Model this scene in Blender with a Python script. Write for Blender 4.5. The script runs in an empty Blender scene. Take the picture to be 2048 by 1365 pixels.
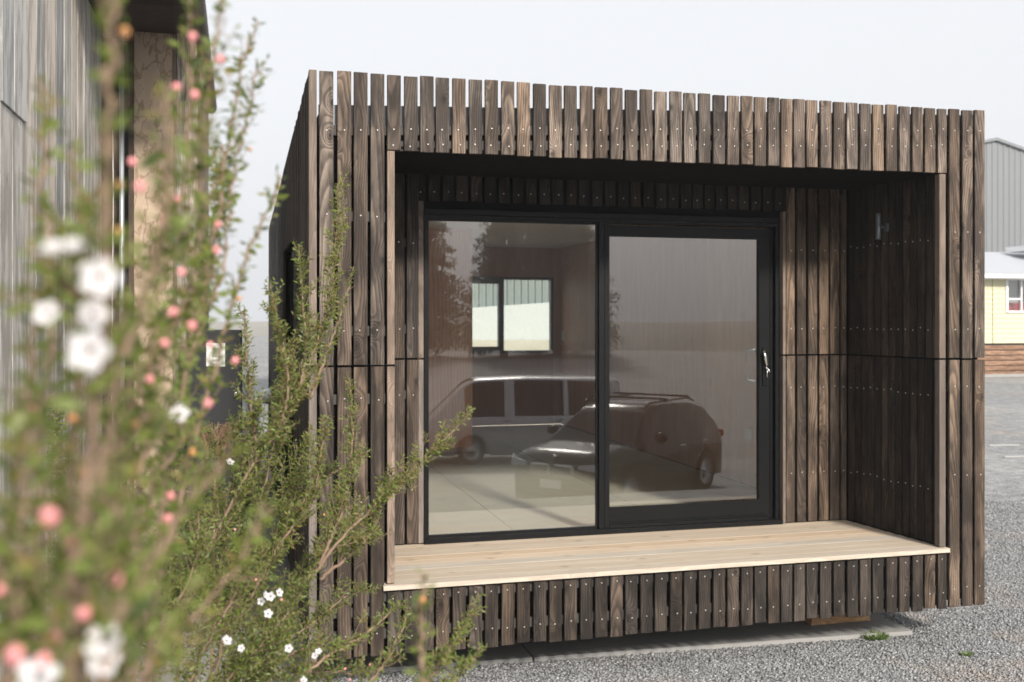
import bpy, bmesh, math, random
import numpy as np
from mathutils import Vector, Matrix
random.seed(7); RNG = np.random.default_rng(11)
S = bpy.context.scene
COL = S.collection
R = math.radians

# ------------------------------------------------------------------ camera
FPX = 2051.0; PSI = math.atan((1024-480)/FPX); HZ = 638.0
CAM = Vector((-.318, -4.969, 1.634))
cam_d = bpy.data.cameras.new('camera'); cam = bpy.data.objects.new('camera', cam_d); COL.objects.link(cam)
cam.location = CAM; cam.rotation_euler = (R(90), 0, -PSI)
cam_d.sensor_width = 36; cam_d.lens = FPX/2048*36
cam_d.shift_y = (HZ-682.5)/2048
cam_d.clip_start = .02; cam_d.clip_end = 2000
cam_d.dof.use_dof = True; cam_d.dof.focus_distance = 3.2; cam_d.dof.aperture_fstop = 5.6
S.camera = cam

# ------------------------------------------------------------------ world, sun, exposure
SUN_AZ, SUN_EL = R(12), R(31)          # azimuth measured from the cabin's front normal towards its right
sd = Vector((math.sin(SUN_AZ)*math.cos(SUN_EL), -math.cos(SUN_AZ)*math.cos(SUN_EL), math.sin(SUN_EL)))
W = bpy.data.worlds.new('World'); S.world = W; W.use_nodes = True
nt = W.node_tree; bg = nt.nodes['Background']
sky = nt.nodes.new('ShaderNodeTexSky'); sky.sky_type = 'NISHITA'; sky.sun_disc = False
sky.sun_elevation = SUN_EL; sky.sun_rotation = math.atan2(sd.x, sd.y)
sky.dust_density = 6.0; sky.air_density = 1.0; sky.ozone_density = 1.0
hs = nt.nodes.new('ShaderNodeHueSaturation'); hs.inputs['Saturation'].default_value = .22
nt.links.new(sky.outputs[0], hs.inputs['Color'])
mx = nt.nodes.new('ShaderNodeMix'); mx.data_type = 'RGBA'; mx.inputs[0].default_value = .72   # even fog-white veil over the clear sky
nt.links.new(hs.outputs[0], mx.inputs[6]); mx.inputs[7].default_value = (7.95, 8.1, 8.4, 1)
nt.links.new(mx.outputs[2], bg.inputs['Color']); bg.inputs['Strength'].default_value = .073
sl = bpy.data.lights.new('sun', 'SUN'); sl.energy = 2.9; sl.angle = R(7); sl.color = (1, .93, .84)
so = bpy.data.objects.new('sun', sl); COL.objects.link(so)
so.rotation_euler = (-sd).to_track_quat('-Z', 'Y').to_euler(); so.location = (8, -8, 12)
vs = S.view_settings; vs.view_transform = 'Standard'; vs.look = 'None'; vs.exposure = 0.95; vs.gamma = 1; vs.use_curve_mapping = False
cy = S.cycles
cy.use_denoising = True; cy.max_bounces = 7; cy.diffuse_bounces = 4; cy.glossy_bounces = 3; cy.transparent_max_bounces = 14; cy.volume_bounces = 0; cy.use_adaptive_sampling = True; cy.adaptive_threshold = .02
cy.caustics_reflective = False; cy.caustics_refractive = False; cy.sample_clamp_indirect = 6

# ------------------------------------------------------------------ geometry helpers
RV = Vector((math.cos(PSI), -math.sin(PSI), 0)); FV = Vector((math.sin(PSI), math.cos(PSI), 0))
def at(u, v, d): return CAM + FV*d + RV*((u-1024)/FPX*d) + Vector((0, 0, (HZ-v)/FPX*d))
def _ray(u, v): return FV + RV*((u-1024)/FPX) + Vector((0, 0, (HZ-v)/FPX))
def onY(u, v, y): r = _ray(u, v); return CAM + r*((y-CAM.y)/r.y)
def onX(u, v, x): r = _ray(u, v); return CAM + r*((x-CAM.x)/r.x)
def onZ(u, v, z): r = _ray(u, v); return CAM + r*((z-CAM.z)/r.z)

def link(name, me, mat, parent=None, loc=None):
    o = bpy.data.objects.new(name, me); COL.objects.link(o)
    if mat is not None and len(me.materials) == 0: me.materials.append(mat)
    if parent is not None: o.parent = parent
    if loc is not None: o.location = loc
    return o
def empty(name, loc=(0, 0, 0), rz=0):
    o = bpy.data.objects.new(name, None); COL.objects.link(o); o.location = loc; o.rotation_euler = (0, 0, rz)
    o.empty_display_size = .2; return o
def tag(o, label=None, cat=None, group=None, kind=None):
    if label: o['label'] = label
    if cat: o['category'] = cat
    if group: o['group'] = group
    if kind: o['kind'] = kind
    return o
_cache = {}
def box_mesh(sx, sy, sz, bev=0.0, mat=None):
    k = (round(sx, 4), round(sy, 4), round(sz, 4), bev, mat.name if mat else '')
    if k in _cache: return _cache[k]
    bm = bmesh.new(); bmesh.ops.create_cube(bm, size=1)
    for v in bm.verts: v.co.x *= sx; v.co.y *= sy; v.co.z *= sz
    if bev: bmesh.ops.bevel(bm, geom=bm.edges[:], offset=bev, segments=1, affect='EDGES')
    me = bpy.data.meshes.new('box'); bm.to_mesh(me); bm.free()
    if mat: me.materials.append(mat)
    _cache[k] = me; return me
def box(name, x0, x1, y0, y1, z0, z1, mat, parent=None, bev=0.0, rel=None, color=None):
    """box by world extents; parent Empties stand at their base with no rotation"""
    me = box_mesh(x1-x0, y1-y0, z1-z0, bev, mat)
    c = Vector(((x0+x1)/2, (y0+y1)/2, (z0+z1)/2))
    if parent is not None: c = c - wloc(parent)
    o = link(name, me, None, parent, c)
    if color: o.color = (*color, 1)
    return o
def wloc(o):
    p = Vector(o.location)
    while o.parent is not None: o = o.parent; p += Vector(o.location)
    return p
def poly(name, verts, faces, mat, parent=None, loc=None, smooth=False):
    me = bpy.data.meshes.new(name); me.from_pydata([tuple(v) for v in verts], [], faces); me.update()
    if smooth:
        for p in me.polygons: p.use_smooth = True
    return link(name, me, mat, parent, loc)
def boxes(name, lst, mat, parent=None, bev=0.0):
    """several boxes that belong to ONE part (a frame, a handle) as one mesh"""
    bm = bmesh.new()
    for (x0, x1, y0, y1, z0, z1) in lst:
        g = bmesh.ops.create_cube(bm, size=1)['verts']
        for v in g:
            v.co.x = (x0+x1)/2+v.co.x*(x1-x0); v.co.y = (y0+y1)/2+v.co.y*(y1-y0); v.co.z = (z0+z1)/2+v.co.z*(z1-z0)
    if bev: bmesh.ops.bevel(bm, geom=bm.edges[:], offset=bev, segments=1, affect='EDGES')
    off = wloc(parent) if parent is not None else Vector((0, 0, 0))
    for v in bm.verts: v.co -= off
    me = bpy.data.meshes.new(name); bm.to_mesh(me); bm.free()
    return link(name, me, mat, parent)
def tube_data(pts, radii, n=6):
    pts = np.asarray([tuple(p) for p in pts], float); m = len(pts); radii = np.broadcast_to(radii, (m,))
    t = np.gradient(pts, axis=0); t /= np.linalg.norm(t, axis=1)[:, None]+1e-9
    ref = np.array([0, 0, 1.]) if abs(t[0, 2]) < .9 else np.array([1., 0, 0])
    u = np.cross(t, ref); u /= np.linalg.norm(u, axis=1)[:, None]+1e-9; w = np.cross(t, u)
    a = np.arange(n)*2*np.pi/n
    V = (pts[:, None] + radii[:, None, None]*(np.cos(a)[None, :, None]*u[:, None]+np.sin(a)[None, :, None]*w[:, None])).reshape(-1, 3)
    F = [(i*n+j, i*n+(j+1) % n, (i+1)*n+(j+1) % n, (i+1)*n+j) for i in range(m-1) for j in range(n)]
    F += [tuple(range(n))[::-1], tuple((m-1)*n+j for j in range(n))]
    return V, F
def tubes(name, specs, mat, parent=None, n=6, smooth=True):
    VV, FF, k = [], [], 0
    for pts, rad in specs:
        V, F = tube_data(pts, rad, n); VV.append(V); FF += [tuple(i+k for i in f) for f in F]; k += len(V)
    V = np.concatenate(VV)
    if parent is not None: V = V - np.array(wloc(parent))
    return poly(name, V, FF, mat, parent, smooth=smooth)
def lathe(name, prof, mat, parent=None, loc=(0, 0, 0), n=24, axis='Z'):
    V, F = [], []
    for r, z in prof:
        for j in range(n):
            a = 2*math.pi*j/n; p = (r*math.cos(a), r*math.sin(a), z)
            V.append(p if axis == 'Z' else (p[0], p[2], p[1]))
    for i in range(len(prof)-1):
        for j in range(n): F.append((i*n+j, i*n+(j+1) % n, (i+1)*n+(j+1) % n, (i+1)*n+j))
    return poly(name, V, F, mat, parent, loc, smooth=True)

# ------------------------------------------------------------------ material helpers
class NT:
    def __init__(s, name):
        s.mat = bpy.data.materials.new(name); s.mat.use_nodes = True; s.t = s.mat.node_tree
        s.b = s.t.nodes['Principled BSDF']; s.out = s.t.nodes['Material Output']
    def n(s, typ, **kw):
        x = s.t.nodes.new('ShaderNode'+typ)
        for k, v in kw.items(): setattr(x, k, v)
        return x
    def put(s, sock, v):
        if isinstance(v, bpy.types.NodeSocket): s.t.links.new(v, sock)
        else: sock.default_value = v
    def m(s, op, a, b=0.0, c=0.0, clamp=False):
        x = s.n('Math', operation=op, use_clamp=clamp); s.put(x.inputs[0], a); s.put(x.inputs[1], b); s.put(x.inputs[2], c); return x.outputs[0]
    def xyz(s, x, y, z):
        q = s.n('CombineXYZ'); s.put(q.inputs[0], x); s.put(q.inputs[1], y); s.put(q.inputs[2], z); return q.outputs[0]
    def sep(s, v):
        q = s.n('SeparateXYZ'); s.put(q.inputs[0], v); return q.outputs
    def noise(s, vec, scale=1.0, detail=3.0, rough=.5):
        q = s.n('TexNoise'); s.put(q.inputs['Vector'], vec); q.inputs['Scale'].default_value = scale
        q.inputs['Detail'].default_value = detail; q.inputs['Roughness'].default_value = rough; return q.outputs[0]
    def ss(s, v, a, b):
        q = s.n('MapRange', interpolation_type='SMOOTHSTEP'); s.put(q.inputs[0], v)
        q.inputs[1].default_value = a; q.inputs[2].default_value = b; q.inputs[3].default_value = 0; q.inputs[4].default_value = 1; return q.outputs[0]
    def mix(s, f, a, b, blend='MIX'):
        q = s.n('Mix', data_type='RGBA', blend_type=blend); s.put(q.inputs[0], f)
        s.put(q.inputs[6], (*a, 1) if isinstance(a, tuple) else a); s.put(q.inputs[7], (*b, 1) if isinstance(b, tuple) else b); return q.outputs[2]
    def bump(s, h, strength, dist):
        q = s.n('Bump'); q.inputs['Strength'].default_value = strength; q.inputs['Distance'].default_value = dist
        s.put(q.inputs['Height'], h); s.t.links.new(q.outputs[0], s.b.inputs['Normal'])
    def set(s, **kw):
        for k, v in kw.items(): s.put(s.b.inputs[k.replace('_', ' ')], (*v, 1) if isinstance(v, tuple) and len(v) == 3 else v)
        return s

def plain(name, col, rough=.6, metal=0.0, var=.12, scale=6.0, spec=.5, bump=0.0):
    q = NT(name); tc = q.n('TexCoord').outputs['Object']
    f = q.noise(tc, scale, 5, .6); c = q.mix(f, tuple(x*(1-var) for x in col), tuple(min(1, x*(1+var)) for x in col))
    q.set(Base_Color=c, Metallic=metal)
    q.set(Roughness=q.m('ADD', q.m('MULTIPLY', q.noise(tc, scale*3, 4), .2), rough-.1))
    q.b.inputs['Specular IOR Level'].default_value = spec
    if bump: q.bump(q.noise(tc, scale*20, 4, .7), bump, .002)
    return q.mat

def wood(name, dark, light, axis='Z', ring=.0075, rough=.75, wear=1.0, knot=.55, tilt=.10, bump=.5, fibre=.3, base=.15, patchy=.7, dknot=.5, edge=.86):
    """sawn timber: growth rings of a log cut by the board, knots that bend them, fibre and worn stain; every board its own cut"""
    q = NT(name); tc = q.n('TexCoord').outputs['Object']; x, y, z = q.sep(tc)
    a, b, l = (x, y, z) if axis == 'Z' else (y, z, x)
    oi = q.n('ObjectInfo'); wn = q.n('TexWhiteNoise', noise_dimensions='1D'); q.put(wn.inputs['W'], q.m('MULTIPLY', oi.outputs['Random'], 917.3))
    r1, r2, r3 = q.sep(wn.outputs['Color'])
    ro = q.xyz(q.m('MULTIPLY', r1, 53.), q.m('MULTIPLY', r2, 71.), q.m('MULTIPLY', r3, 37.))
    def off(sa, sb, sl_):
        v = q.xyz(q.m('MULTIPLY', a, sa), q.m('MULTIPLY', b, sb), q.m('MULTIPLY', l, sl_))
        ad = q.n('VectorMath', operation='ADD'); q.put(ad.inputs[0], v); q.put(ad.inputs[1], ro); return ad.outputs[0]
    wob = q.m('MULTIPLY', q.m('SUBTRACT', q.noise(off(0, 0, 1.6), 1, 2), .5), .09)
    cx = q.m('ADD', q.m('MULTIPLY', q.m('SUBTRACT', r1, .5), .13), wob)
    cyy = q.m('ADD', q.m('ADD', q.m('MULTIPLY', r2, .06), .012), q.m('MULTIPLY', l, q.m('MULTIPLY', q.m('SUBTRACT', r3, .5), tilt*2)))
    vo = q.n('TexVoronoi', voronoi_dimensions='2D', feature='F1'); vo.inputs['Scale'].default_value = 1.0
    vv = q.xyz(q.m('ADD', q.m('MULTIPLY', q.m('ADD', a, b), 5.5), q.m('MULTIPLY', r1, 53.)), q.m('ADD', q.m('MULTIPLY', l, 3.1), q.m('MULTIPLY', r2, 71.)), 0)
    q.put(vo.inputs['Vector'], vv)
    act = q.m('GREATER_THAN', q.sep(vo.outputs['Color'])[0], 1-knot)
    d2 = q.m('MULTIPLY', vo.outputs['Distance'], vo.outputs['Distance'])
    k = q.m('MULTIPLY', act, q.m('EXPONENT', q.m('MULTIPLY', d2, -42.)))
    kc = q.m('MULTIPLY', act, q.m('EXPONENT', q.m('MULTIPLY', d2, -190.)))
    dx = q.m('SUBTRACT', a, cx); dy = q.m('ADD', b, cyy)
    rr = q.m('SQRT', q.m('ADD', q.m('MULTIPLY', dx, dx), q.m('MULTIPLY', dy, dy)))
    rr = q.m('ADD', rr, q.m('MULTIPLY', k, .05))
    rr = q.m('ADD', rr, q.m('MULTIPLY', q.m('SUBTRACT', q.noise(off(16, 16, 5), 1, 3), .5), .012))
    ph = q.m('DIVIDE', rr, ring); s_ = q.m('FRACT', ph)
    saw = q.m('MULTIPLY', q.m('POWER', s_, 1.3), q.m('SUBTRACT', 1.0, q.ss(s_, edge, 1.0)))
    fib = q.noise(off(420, 420, 9), 1, 2)
    cross = q.noise(off(30, 30, 420), 1, 2)
    patch = q.ss(q.noise(off(14, 14, 2.6), 1, 4, .65), .40, .66)
    f = q.m('ADD', q.m('MULTIPLY', saw, .75), q.m('MULTIPLY', fib, fibre))
    f = q.m('ADD', q.m('MULTIPLY', f, q.m('ADD', q.m('MULTIPLY', patch, patchy), 1-patchy)), q.m('MULTIPLY', patch, base))
    f = q.m('MULTIPLY', f, q.m('MULTIPLY', q.m('ADD', q.m('MULTIPLY', r3, .8), .6), wear), clamp=True)
    c = q.mix(f, dark, light)
    c = q.mix(q.m('MULTIPLY', kc, dknot), c, tuple(v*.45 for v in dark))
    c = q.mix(q.m('MULTIPLY', cross, .22), c, tuple(v*.6 for v in dark))
    c = q.mix(1.0, c, oi.outputs['Color'], 'MULTIPLY')
    q.set(Base_Color=c, Roughness=rough); q.b.inputs['Specular IOR Level'].default_value = .3
    h = q.m('ADD', q.m('ADD', q.m('MULTIPLY', saw, .5), q.m('MULTIPLY', fib, .35)), q.m('MULTIPLY', cross, .4))
    q.bump(h, bump, .0025)
    return q.mat

def glass_mat(name, tint=(.98, .99, .985), gain=3.6, rough=0.0):
    q = NT(name); t = q.t; t.nodes.remove(q.b)
    fr = q.n('Fresnel'); fr.inputs['IOR'].default_value = 1.52
    f = q.m('MULTIPLY', fr.outputs[0], gain, clamp=True)
    tr = q.n('BsdfTransparent'); tr.inputs[0].default_value = (*tint, 1)
    gl = q.n('BsdfGlossy'); gl.inputs['Roughness'].default_value = rough; gl.inputs['Color'].default_value = (1, 1, 1, 1)
    mxs = q.n('MixShader'); t.links.new(f, mxs.inputs[0]); t.links.new(tr.outputs[0], mxs.inputs[1]); t.links.new(gl.outputs[0], mxs.inputs[2])
    t.links.new(mxs.outputs[0], q.out.inputs['Surface']); return q.mat

def gravel_mat():
    q = NT('gravel_ground'); tc = q.n('TexCoord').outputs['Object']
    v = q.n('TexVoronoi', voronoi_dimensions='2D'); v.inputs['Scale'].default_value = 75; q.put(v.inputs['Vector'], tc)
    g = q.sep(v.outputs['Color'])[0]
    c = q.mix(g, (.15, .152, .155), (.46, .465, .47))
    c = q.mix(q.ss(v.outputs['Distance'], .35, .75), c, (.09, .088, .085))
    big = q.noise(tc, .8, 5, .6); dirt = q.ss(big, .55, .70)
    c = q.mix(q.m('MULTIPLY', dirt, .55), c, (.34, .275, .215))
    c = q.mix(q.m('MULTIPLY', q.ss(q.noise(tc, .25, 4), .45, .7), .35), c, (.40, .40, .395))
    c = q.mix(1.0, c, q.mix(q.ss(q.noise(tc, 5, 8, .75), .3, .7), (.62, .62, .62), (1.3, 1.3, 1.3)), 'MULTIPLY')
    q.set(Base_Color=c, Roughness=.85)
    q.bump(q.m('SUBTRACT', 1.0, v.outputs['Distance']), .8, .008); return q.mat

M = {}
M['clad'] = wood('stained_cladding', (.026, .019, .0152), (.325, .253, .20), ring=.0115, wear=1.1, bump=.7, dknot=.85, knot=.62, edge=.74, fibre=.22)
M['trimwood'] = wood('pale_sawn_edge', (.11, .088, .073), (.30, .24, .20), wear=.95)
M['deck'] = wood('pale_deck_timber', (.47, .385, .295), (.665, .58, .475), axis='X', ring=.014, wear=.75, knot=.55, tilt=.02, bump=.08, rough=.62, patchy=.2, base=.2, dknot=.75)
M['old'] = wood('weathered_grey_boards', (.27, .25, .228), (.62, .595, .56), ring=.011, wear=1.2, base=.6, knot=.25, tilt=.03, bump=.8, patchy=.55)
M['oldside'] = wood('weathered_brown_boards', (.13, .105, .085), (.52, .46, .40), ring=.009, wear=1.1, base=.3, knot=.2, tilt=.03, bump=.7, patchy=.4)
M['ply'] = wood('plywood_wall', (.52, .29, .175), (.75, .485, .335), ring=.016, wear=1.0, knot=.08, tilt=.02, bump=.05, rough=.5, patchy=.2, base=.2, fibre=.7)
def stained_ply():
    q = NT('water_stained_plywood'); tc = q.n('TexCoord').outputs['Object']; mp = q.n('Mapping'); q.put(mp.inputs[0], tc); mp.inputs['Scale'].default_value = (9, 9, 4)
    n1 = q.noise(mp.outputs[0], 1, 4, .55); n2 = q.noise(mp.outputs[0], .5, 3)
    ln = q.m('SUBTRACT', 1.0, q.ss(q.m('ABSOLUTE', q.m('SUBTRACT', n1, .5)), .0, .035))
    c = q.mix(n2, (.40, .30, .215), (.56, .45, .345)); c = q.mix(q.m('MULTIPLY', ln, .7), c, (.20, .125, .075)); c = q.mix(q.m('MULTIPLY', q.ss(n1, .5, .62), .3), c, (.33, .235, .16))
    q.set(Base_Color=c, Roughness=.8); return q.mat
M['plyold'] = stained_ply()
M['pine'] = wood('pine_skirting', (.36, .22, .13), (.58, .40, .25), axis='X', ring=.012, wear=1, knot=.2, tilt=.02, bump=.05, rough=.5, patchy=.2)
M['block'] = wood('split_pine_block', (.36, .19, .09), (.74, .50, .28), axis='X', ring=.008, wear=1.2, knot=.1, tilt=.05, bump=.8)
M['slat'] = wood('brown_slats', (.16, .085, .05), (.42, .26, .17), axis='X', ring=.01, wear=1.2, knot=.1, base=.3)
M['wrap'] = plain('black_wall_wrap', (.006, .006, .0065), .8, spec=.15)
M['soffit'] = plain('black_soffit', (.006, .005, .005), .9, spec=.1)
M['batten'] = plain('dark_batten', (.055, .053, .05), .8, scale=30, var=.4)
M['steel'] = plain('grey_flashing', (.20, .21, .225), .45, .3)
M['alu'] = plain('black_aluminium', (.005, .0053, .006), .42, 0, .15, 12, .18)
M['nail'] = plain('nail_head', (.62, .60, .56), .35, .6)
M['chrome'] = plain('bright_metal', (.75, .75, .74), .2, .9)
M['floor'] = plain('floor_sheet', (.52, .50, .40), .42, 0, .12, 5, .5)
M['ceil'] = plain('ceiling_lining', (.74, .72, .69), .8)
M['conc'] = plain('concrete', (.31, .305, .295), .85, 0, .16, 3, .3, .35)
M['white'] = plain('white_paint', (.80, .80, .79), .5, 0, .03)
M['concwhite'] = plain('white_wall', (.50, .515, .505), .8, 0, .04)
M['yellow'] = plain('yellow_paint', (.58, .55, .38), .55, 0, .03, 2)
M['roofgrey'] = plain('pale_roof', (.40, .42, .45), .5, 0, .05)
M['shedmetal'] = plain('grey_corrugate', (.185, .195, .205), .55, .1, .05, 1)
M['greenmetal'] = plain('greengrey_corrugate', (.20, .225, .215), .55, .1, .05, 1)
M['black'] = plain('black_panel_paint', (.028, .029, .031), .5, 0, .2, 5)
M['paper'] = plain('paper', (.82, .83, .83), .6, 0, .03)
M['print'] = plain('grey_print', (.36, .37, .37), .7)
M['darkroom'] = plain('dark_interior', (.02, .018, .016), .9)
M['post'] = plain('dark_brown_post', (.05, .032, .024), .8, 0, .3, 9)
M['galv'] = plain('galvanised_pipe', (.34, .36, .38), .45, .5)
M['gutter'] = plain('brown_gutter', (.11, .085, .07), .6, .1, .35, 7)
M['lampgrey'] = plain('graphite_lamp', (.12, .13, .14), .35, .4)
M['plate'] = plain('white_plastic', (.72, .72, .71), .4)
M['hill'] = plain('dry_hill', (.27, .26, .23), .95, 0, .25, .05)
M['palestrip'] = plain('pale_strip', (.36, .36, .35), .8)
M['tyre'] = plain('tyre_rubber', (.02, .02, .02), .8)
M['rim'] = plain('alloy_rim', (.45, .46, .48), .3, .8)
M['carglass'] = plain('car_glass', (.03, .035, .04), .06, 0, .02)
M['lamp'] = plain('headlight_lens', (.6, .62, .66), .08, .3)
M['redlamp'] = plain('tail_lamp', (.35, .02, .02), .15)
M['chip'] = plain('dry_grass', (.22, .135, .075), .9, 0, .3, 20)
M['bark'] = plain('shrub_bark', (.235, .16, .11), .85, 0, .35, 40)
M['trunk'] = plain('tree_bark', (.07, .055, .045), .9, 0, .3, 5)
M['gravel'] = gravel_mat()
M['glass'] = glass_mat('window_glass')
M['glass_rear'] = glass_mat('rear_window_glass', (.86, .92, .90), .9)
def paint(name, col, metal=.0, rough=.25, coat=.6):
    q = NT(name); q.set(Base_Color=col, Metallic=metal, Roughness=rough)
    q.b.inputs['Coat Weight'].default_value = coat; q.b.inputs['Coat Roughness'].default_value = .03; return q.mat
M['cardark'] = paint('charcoal_car_paint', (.010, .0098, .0115), 0, .13, 0)
M['carwhite'] = paint('white_car_paint', (.72, .72, .71))
M['vansilver'] = paint('silver_van_paint', (.55, .56, .58), .3)
def leaf_mat(name, c1, c2, c3):
    q = NT(name); at_ = q.n('Attribute', attribute_name='shade'); f = at_.outputs['Fac']
    c = q.mix(q.ss(f, 0, .6), c1, c2); c = q.mix(q.ss(f, .8, 1), c, c3)
    q.set(Base_Color=c, Roughness=.5)
    tl = q.n('BsdfTranslucent'); q.put(tl.inputs[0], q.mix(1.0, c, (1.0, 1.0, .55), 'MULTIPLY'))
    ms = q.n('MixShader'); ms.inputs[0].default_value = .35
    q.t.links.new(q.b.outputs[0], ms.inputs[1]); q.t.links.new(tl.outputs[0], ms.inputs[2]); q.t.links.new(ms.outputs[0], q.out.inputs['Surface'])
    return q.mat
M['leaf'] = leaf_mat('manuka_leaf', (.042, .07, .015), (.17, .215, .045), (.24, .19, .06))
M['needle'] = leaf_mat('conifer_foliage', (.10, .115, .105), (.15, .165, .15), (.15, .15, .13))  # paled foliage: fog over the distant trees is put into the colour
M['weed'] = leaf_mat('weed_leaf', (.08, .14, .03), (.18, .28, .06), (.2, .26, .08))
def petal_mat(name, c, c2):
    q = NT(name); tc = q.n('TexCoord').outputs['Object']; x, y, z = q.sep(tc)
    r = q.m('SQRT', q.m('ADD', q.m('MULTIPLY', x, x), q.m('MULTIPLY', y, y)))
    col = q.mix(q.ss(r, .0004, .0018), c2, c); q.set(Base_Color=col, Roughness=.6)
    tl = q.n('BsdfTranslucent'); q.put(tl.inputs[0], col); ms = q.n('MixShader'); ms.inputs[0].default_value = .4
    q.t.links.new(q.b.outputs[0], ms.inputs[1]); q.t.links.new(tl.outputs[0], ms.inputs[2]); q.t.links.new(ms.outputs[0], q.out.inputs['Surface']); return q.mat
M['petal'] = petal_mat('white_petals', (.84, .81, .82), (.66, .45, .48))
M['bud'] = plain('pink_bud', (.80, .30, .31), .5, 0, .15, 300)
M['budo'] = plain('amber_bud', (.55, .26, .09), .6, 0, .2, 300)
M['eye'] = plain('flower_eye', (.12, .03, .04), .6)

GZ = -.225      # gravel level at the cabin
# ------------------------------------------------------------------ ground, hills
def ground():
    xs = np.concatenate([np.linspace(-170, -20, 16), np.linspace(-16, 24, 41), np.linspace(30, 170, 15)])
    ys = np.concatenate([np.linspace(-170, -24, 14), np.linspace(-22, 12, 69), np.linspace(16, 170, 14)])
    V, F = [], []
    for y in ys:
        for x in xs:
            t = min(1, max(0, (-3.4-y)/3.2)); t = t*t*(3-2*t); t2 = min(1, max(0, (-11.8-y)/3.5))
            z = GZ - 1.1*t - .4*t2
            V.append((x, y, z))
    n = len(xs)
    for j in range(len(ys)-1):
        for i in range(n-1): F.append((j*n+i, j*n+i+1, (j+1)*n+i+1, (j+1)*n+i))
    tag(poly('gravel_ground', V, F, M['gravel']), kind='structure')
ground()
def hills():
    V, F = [], []; N = 96
    for k in range(N+1):
        a = 2*math.pi*k/N; h = 2.0+.7*math.sin(a*3+1)+.5*math.sin(a*7)+.3*math.sin(a*13+2)
        for r, z in ((100, -2.2), (114, h*.55), (130, h), (160, h*1.15)):
            V.append((r*math.cos(a), r*math.sin(a), z))
    for k in range(N):
        for i in range(3): F.append((k*4+i, k*4+i+1, (k+1)*4+i+1, (k+1)*4+i))
    tag(poly('hill', V, F, M['hill'], smooth=True), kind='structure')
hills()
# concrete pad under the cabin, cut into two bays
def pad(name, pts, z0, z1):
    n = len(pts); V = [(x, y, z0) for x, y in pts]+[(x, y, z1) for x, y in pts]
    F = [tuple(range(n, 2*n))]+[(i, (i+1) % n, n+(i+1) % n, n+i) for i in range(n)]
    return poly(name, V, F, M['conc'])
fy = lambda x: .254+(3.503-x)*.0512
p1 = tag(pad('concrete_pad', [(-3.4, fy(-3.4)), (1.212, fy(1.212)), (1.212, 14), (-3.4, 14)], GZ-.1, -.2), kind='structure')
p2 = tag(pad('concrete_pad', [(1.224, fy(1.224)), (3.503, fy(3.503)), (3.53, 14), (1.224, 14)], GZ-.1, -.2), kind='structure')

# ------------------------------------------------------------------ the cabin
cabin = tag(empty('timber_cabin', (0, 0, 0)), 'dark slatted timber cabin with a recessed porch and glass sliding door', 'cabin')
JZ = 1.407; TOP = 2.822; DZ = .342; BW = .842     # board joint, parapet, deck level, porch back wall
XR = [.115,.200,.278,.359,.440,.523,.603,.680,.763,.847,.928,1.013,1.094,1.179,1.263,1.342,1.428,1.508,1.592,1.673,1.756,1.837,1.922,2.002,
      2.085,2.169,2.251,2.333,2.410,2.490,2.567,2.645,2.722,2.806,2.887,2.971,3.052,3.133,3.218,3.301,3.384,3.466,3.542,3.625,3.711,3.794]
nails = []
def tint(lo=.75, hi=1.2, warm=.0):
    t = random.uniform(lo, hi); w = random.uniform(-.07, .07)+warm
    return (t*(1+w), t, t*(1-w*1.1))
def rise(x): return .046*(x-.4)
def board(x0, x1, y0, y1, z0, z1, col, mat='clad', lean=True):
    o = box('board', x0, x1, y0, y1, z0, z1, M[mat], cabin, .0018, color=col)
    if lean:
        o.rotation_euler = (random.uniform(-.0012, .0012), random.uniform(-.0018, .0018), random.uniform(-.02, .02))
        o.location.y += random.uniform(-.002, .002)
    return o
BWID = .066
for i, xr in enumerate(XR):
    xl = xr-BWID
    if i == 42: xl = xr-.055
    dz = lambda a=.004: random.uniform(-a, a)
    if i <= 3 or i >= 43:
        board(xl, xr, 0, .02, JZ+.004+dz(.002), TOP+dz(), tint(.6, .98, .03))
        board(xl, xr, 0, .02, 0+dz(), JZ-.006+dz(.002), tint(.42, .72, .07))
        for z in (2.13, 1.575, 1.245, .75, .11): nails.append(((xl+xr)/2+random.uniform(-.006, .006), -.0035, z+random.uniform(-.006, .006)))
        nails.append(((xl+xr)/2, -.0035, 2.55+rise(xr)))
    else:
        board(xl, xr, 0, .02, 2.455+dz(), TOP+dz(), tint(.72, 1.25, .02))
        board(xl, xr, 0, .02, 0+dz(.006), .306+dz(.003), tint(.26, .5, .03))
        for z in (2.555+rise(xr), 2.475+rise(xr)*.95, .278, .09): nails.append(((xl+xr)/2+random.uniform(-.006, .006), -.0035, z+random.uniform(-.006, .006)))
# corner board of the left side (its sawn edge shows) and the side cladding
for z0, z1 in ((JZ+.004, TOP), (.0, JZ-.006)):
    board(-.0005, .036, 0, .064, z0, z1, tint(.95, 1.1), 'trimwood', False)
side_top = lambda y: TOP-.022*y
SW0, SW1 = 1.45, 3.15; y = .082     # window in the left side
while y < 7.2:
    if SW0 < y+.04 < SW1:
        board(0, .02, y, y+.066, .0, .33, tint(.3, .5)); board(0, .02, y, y+.066, 2.14, side_top(y), tint(.3, .5))
    else: board(0, .02, y, y+.066, .0, side_top(y), tint(.3, .5))  # side cladding tinted darker, its shade is part of the colour
    y += .0823
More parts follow.
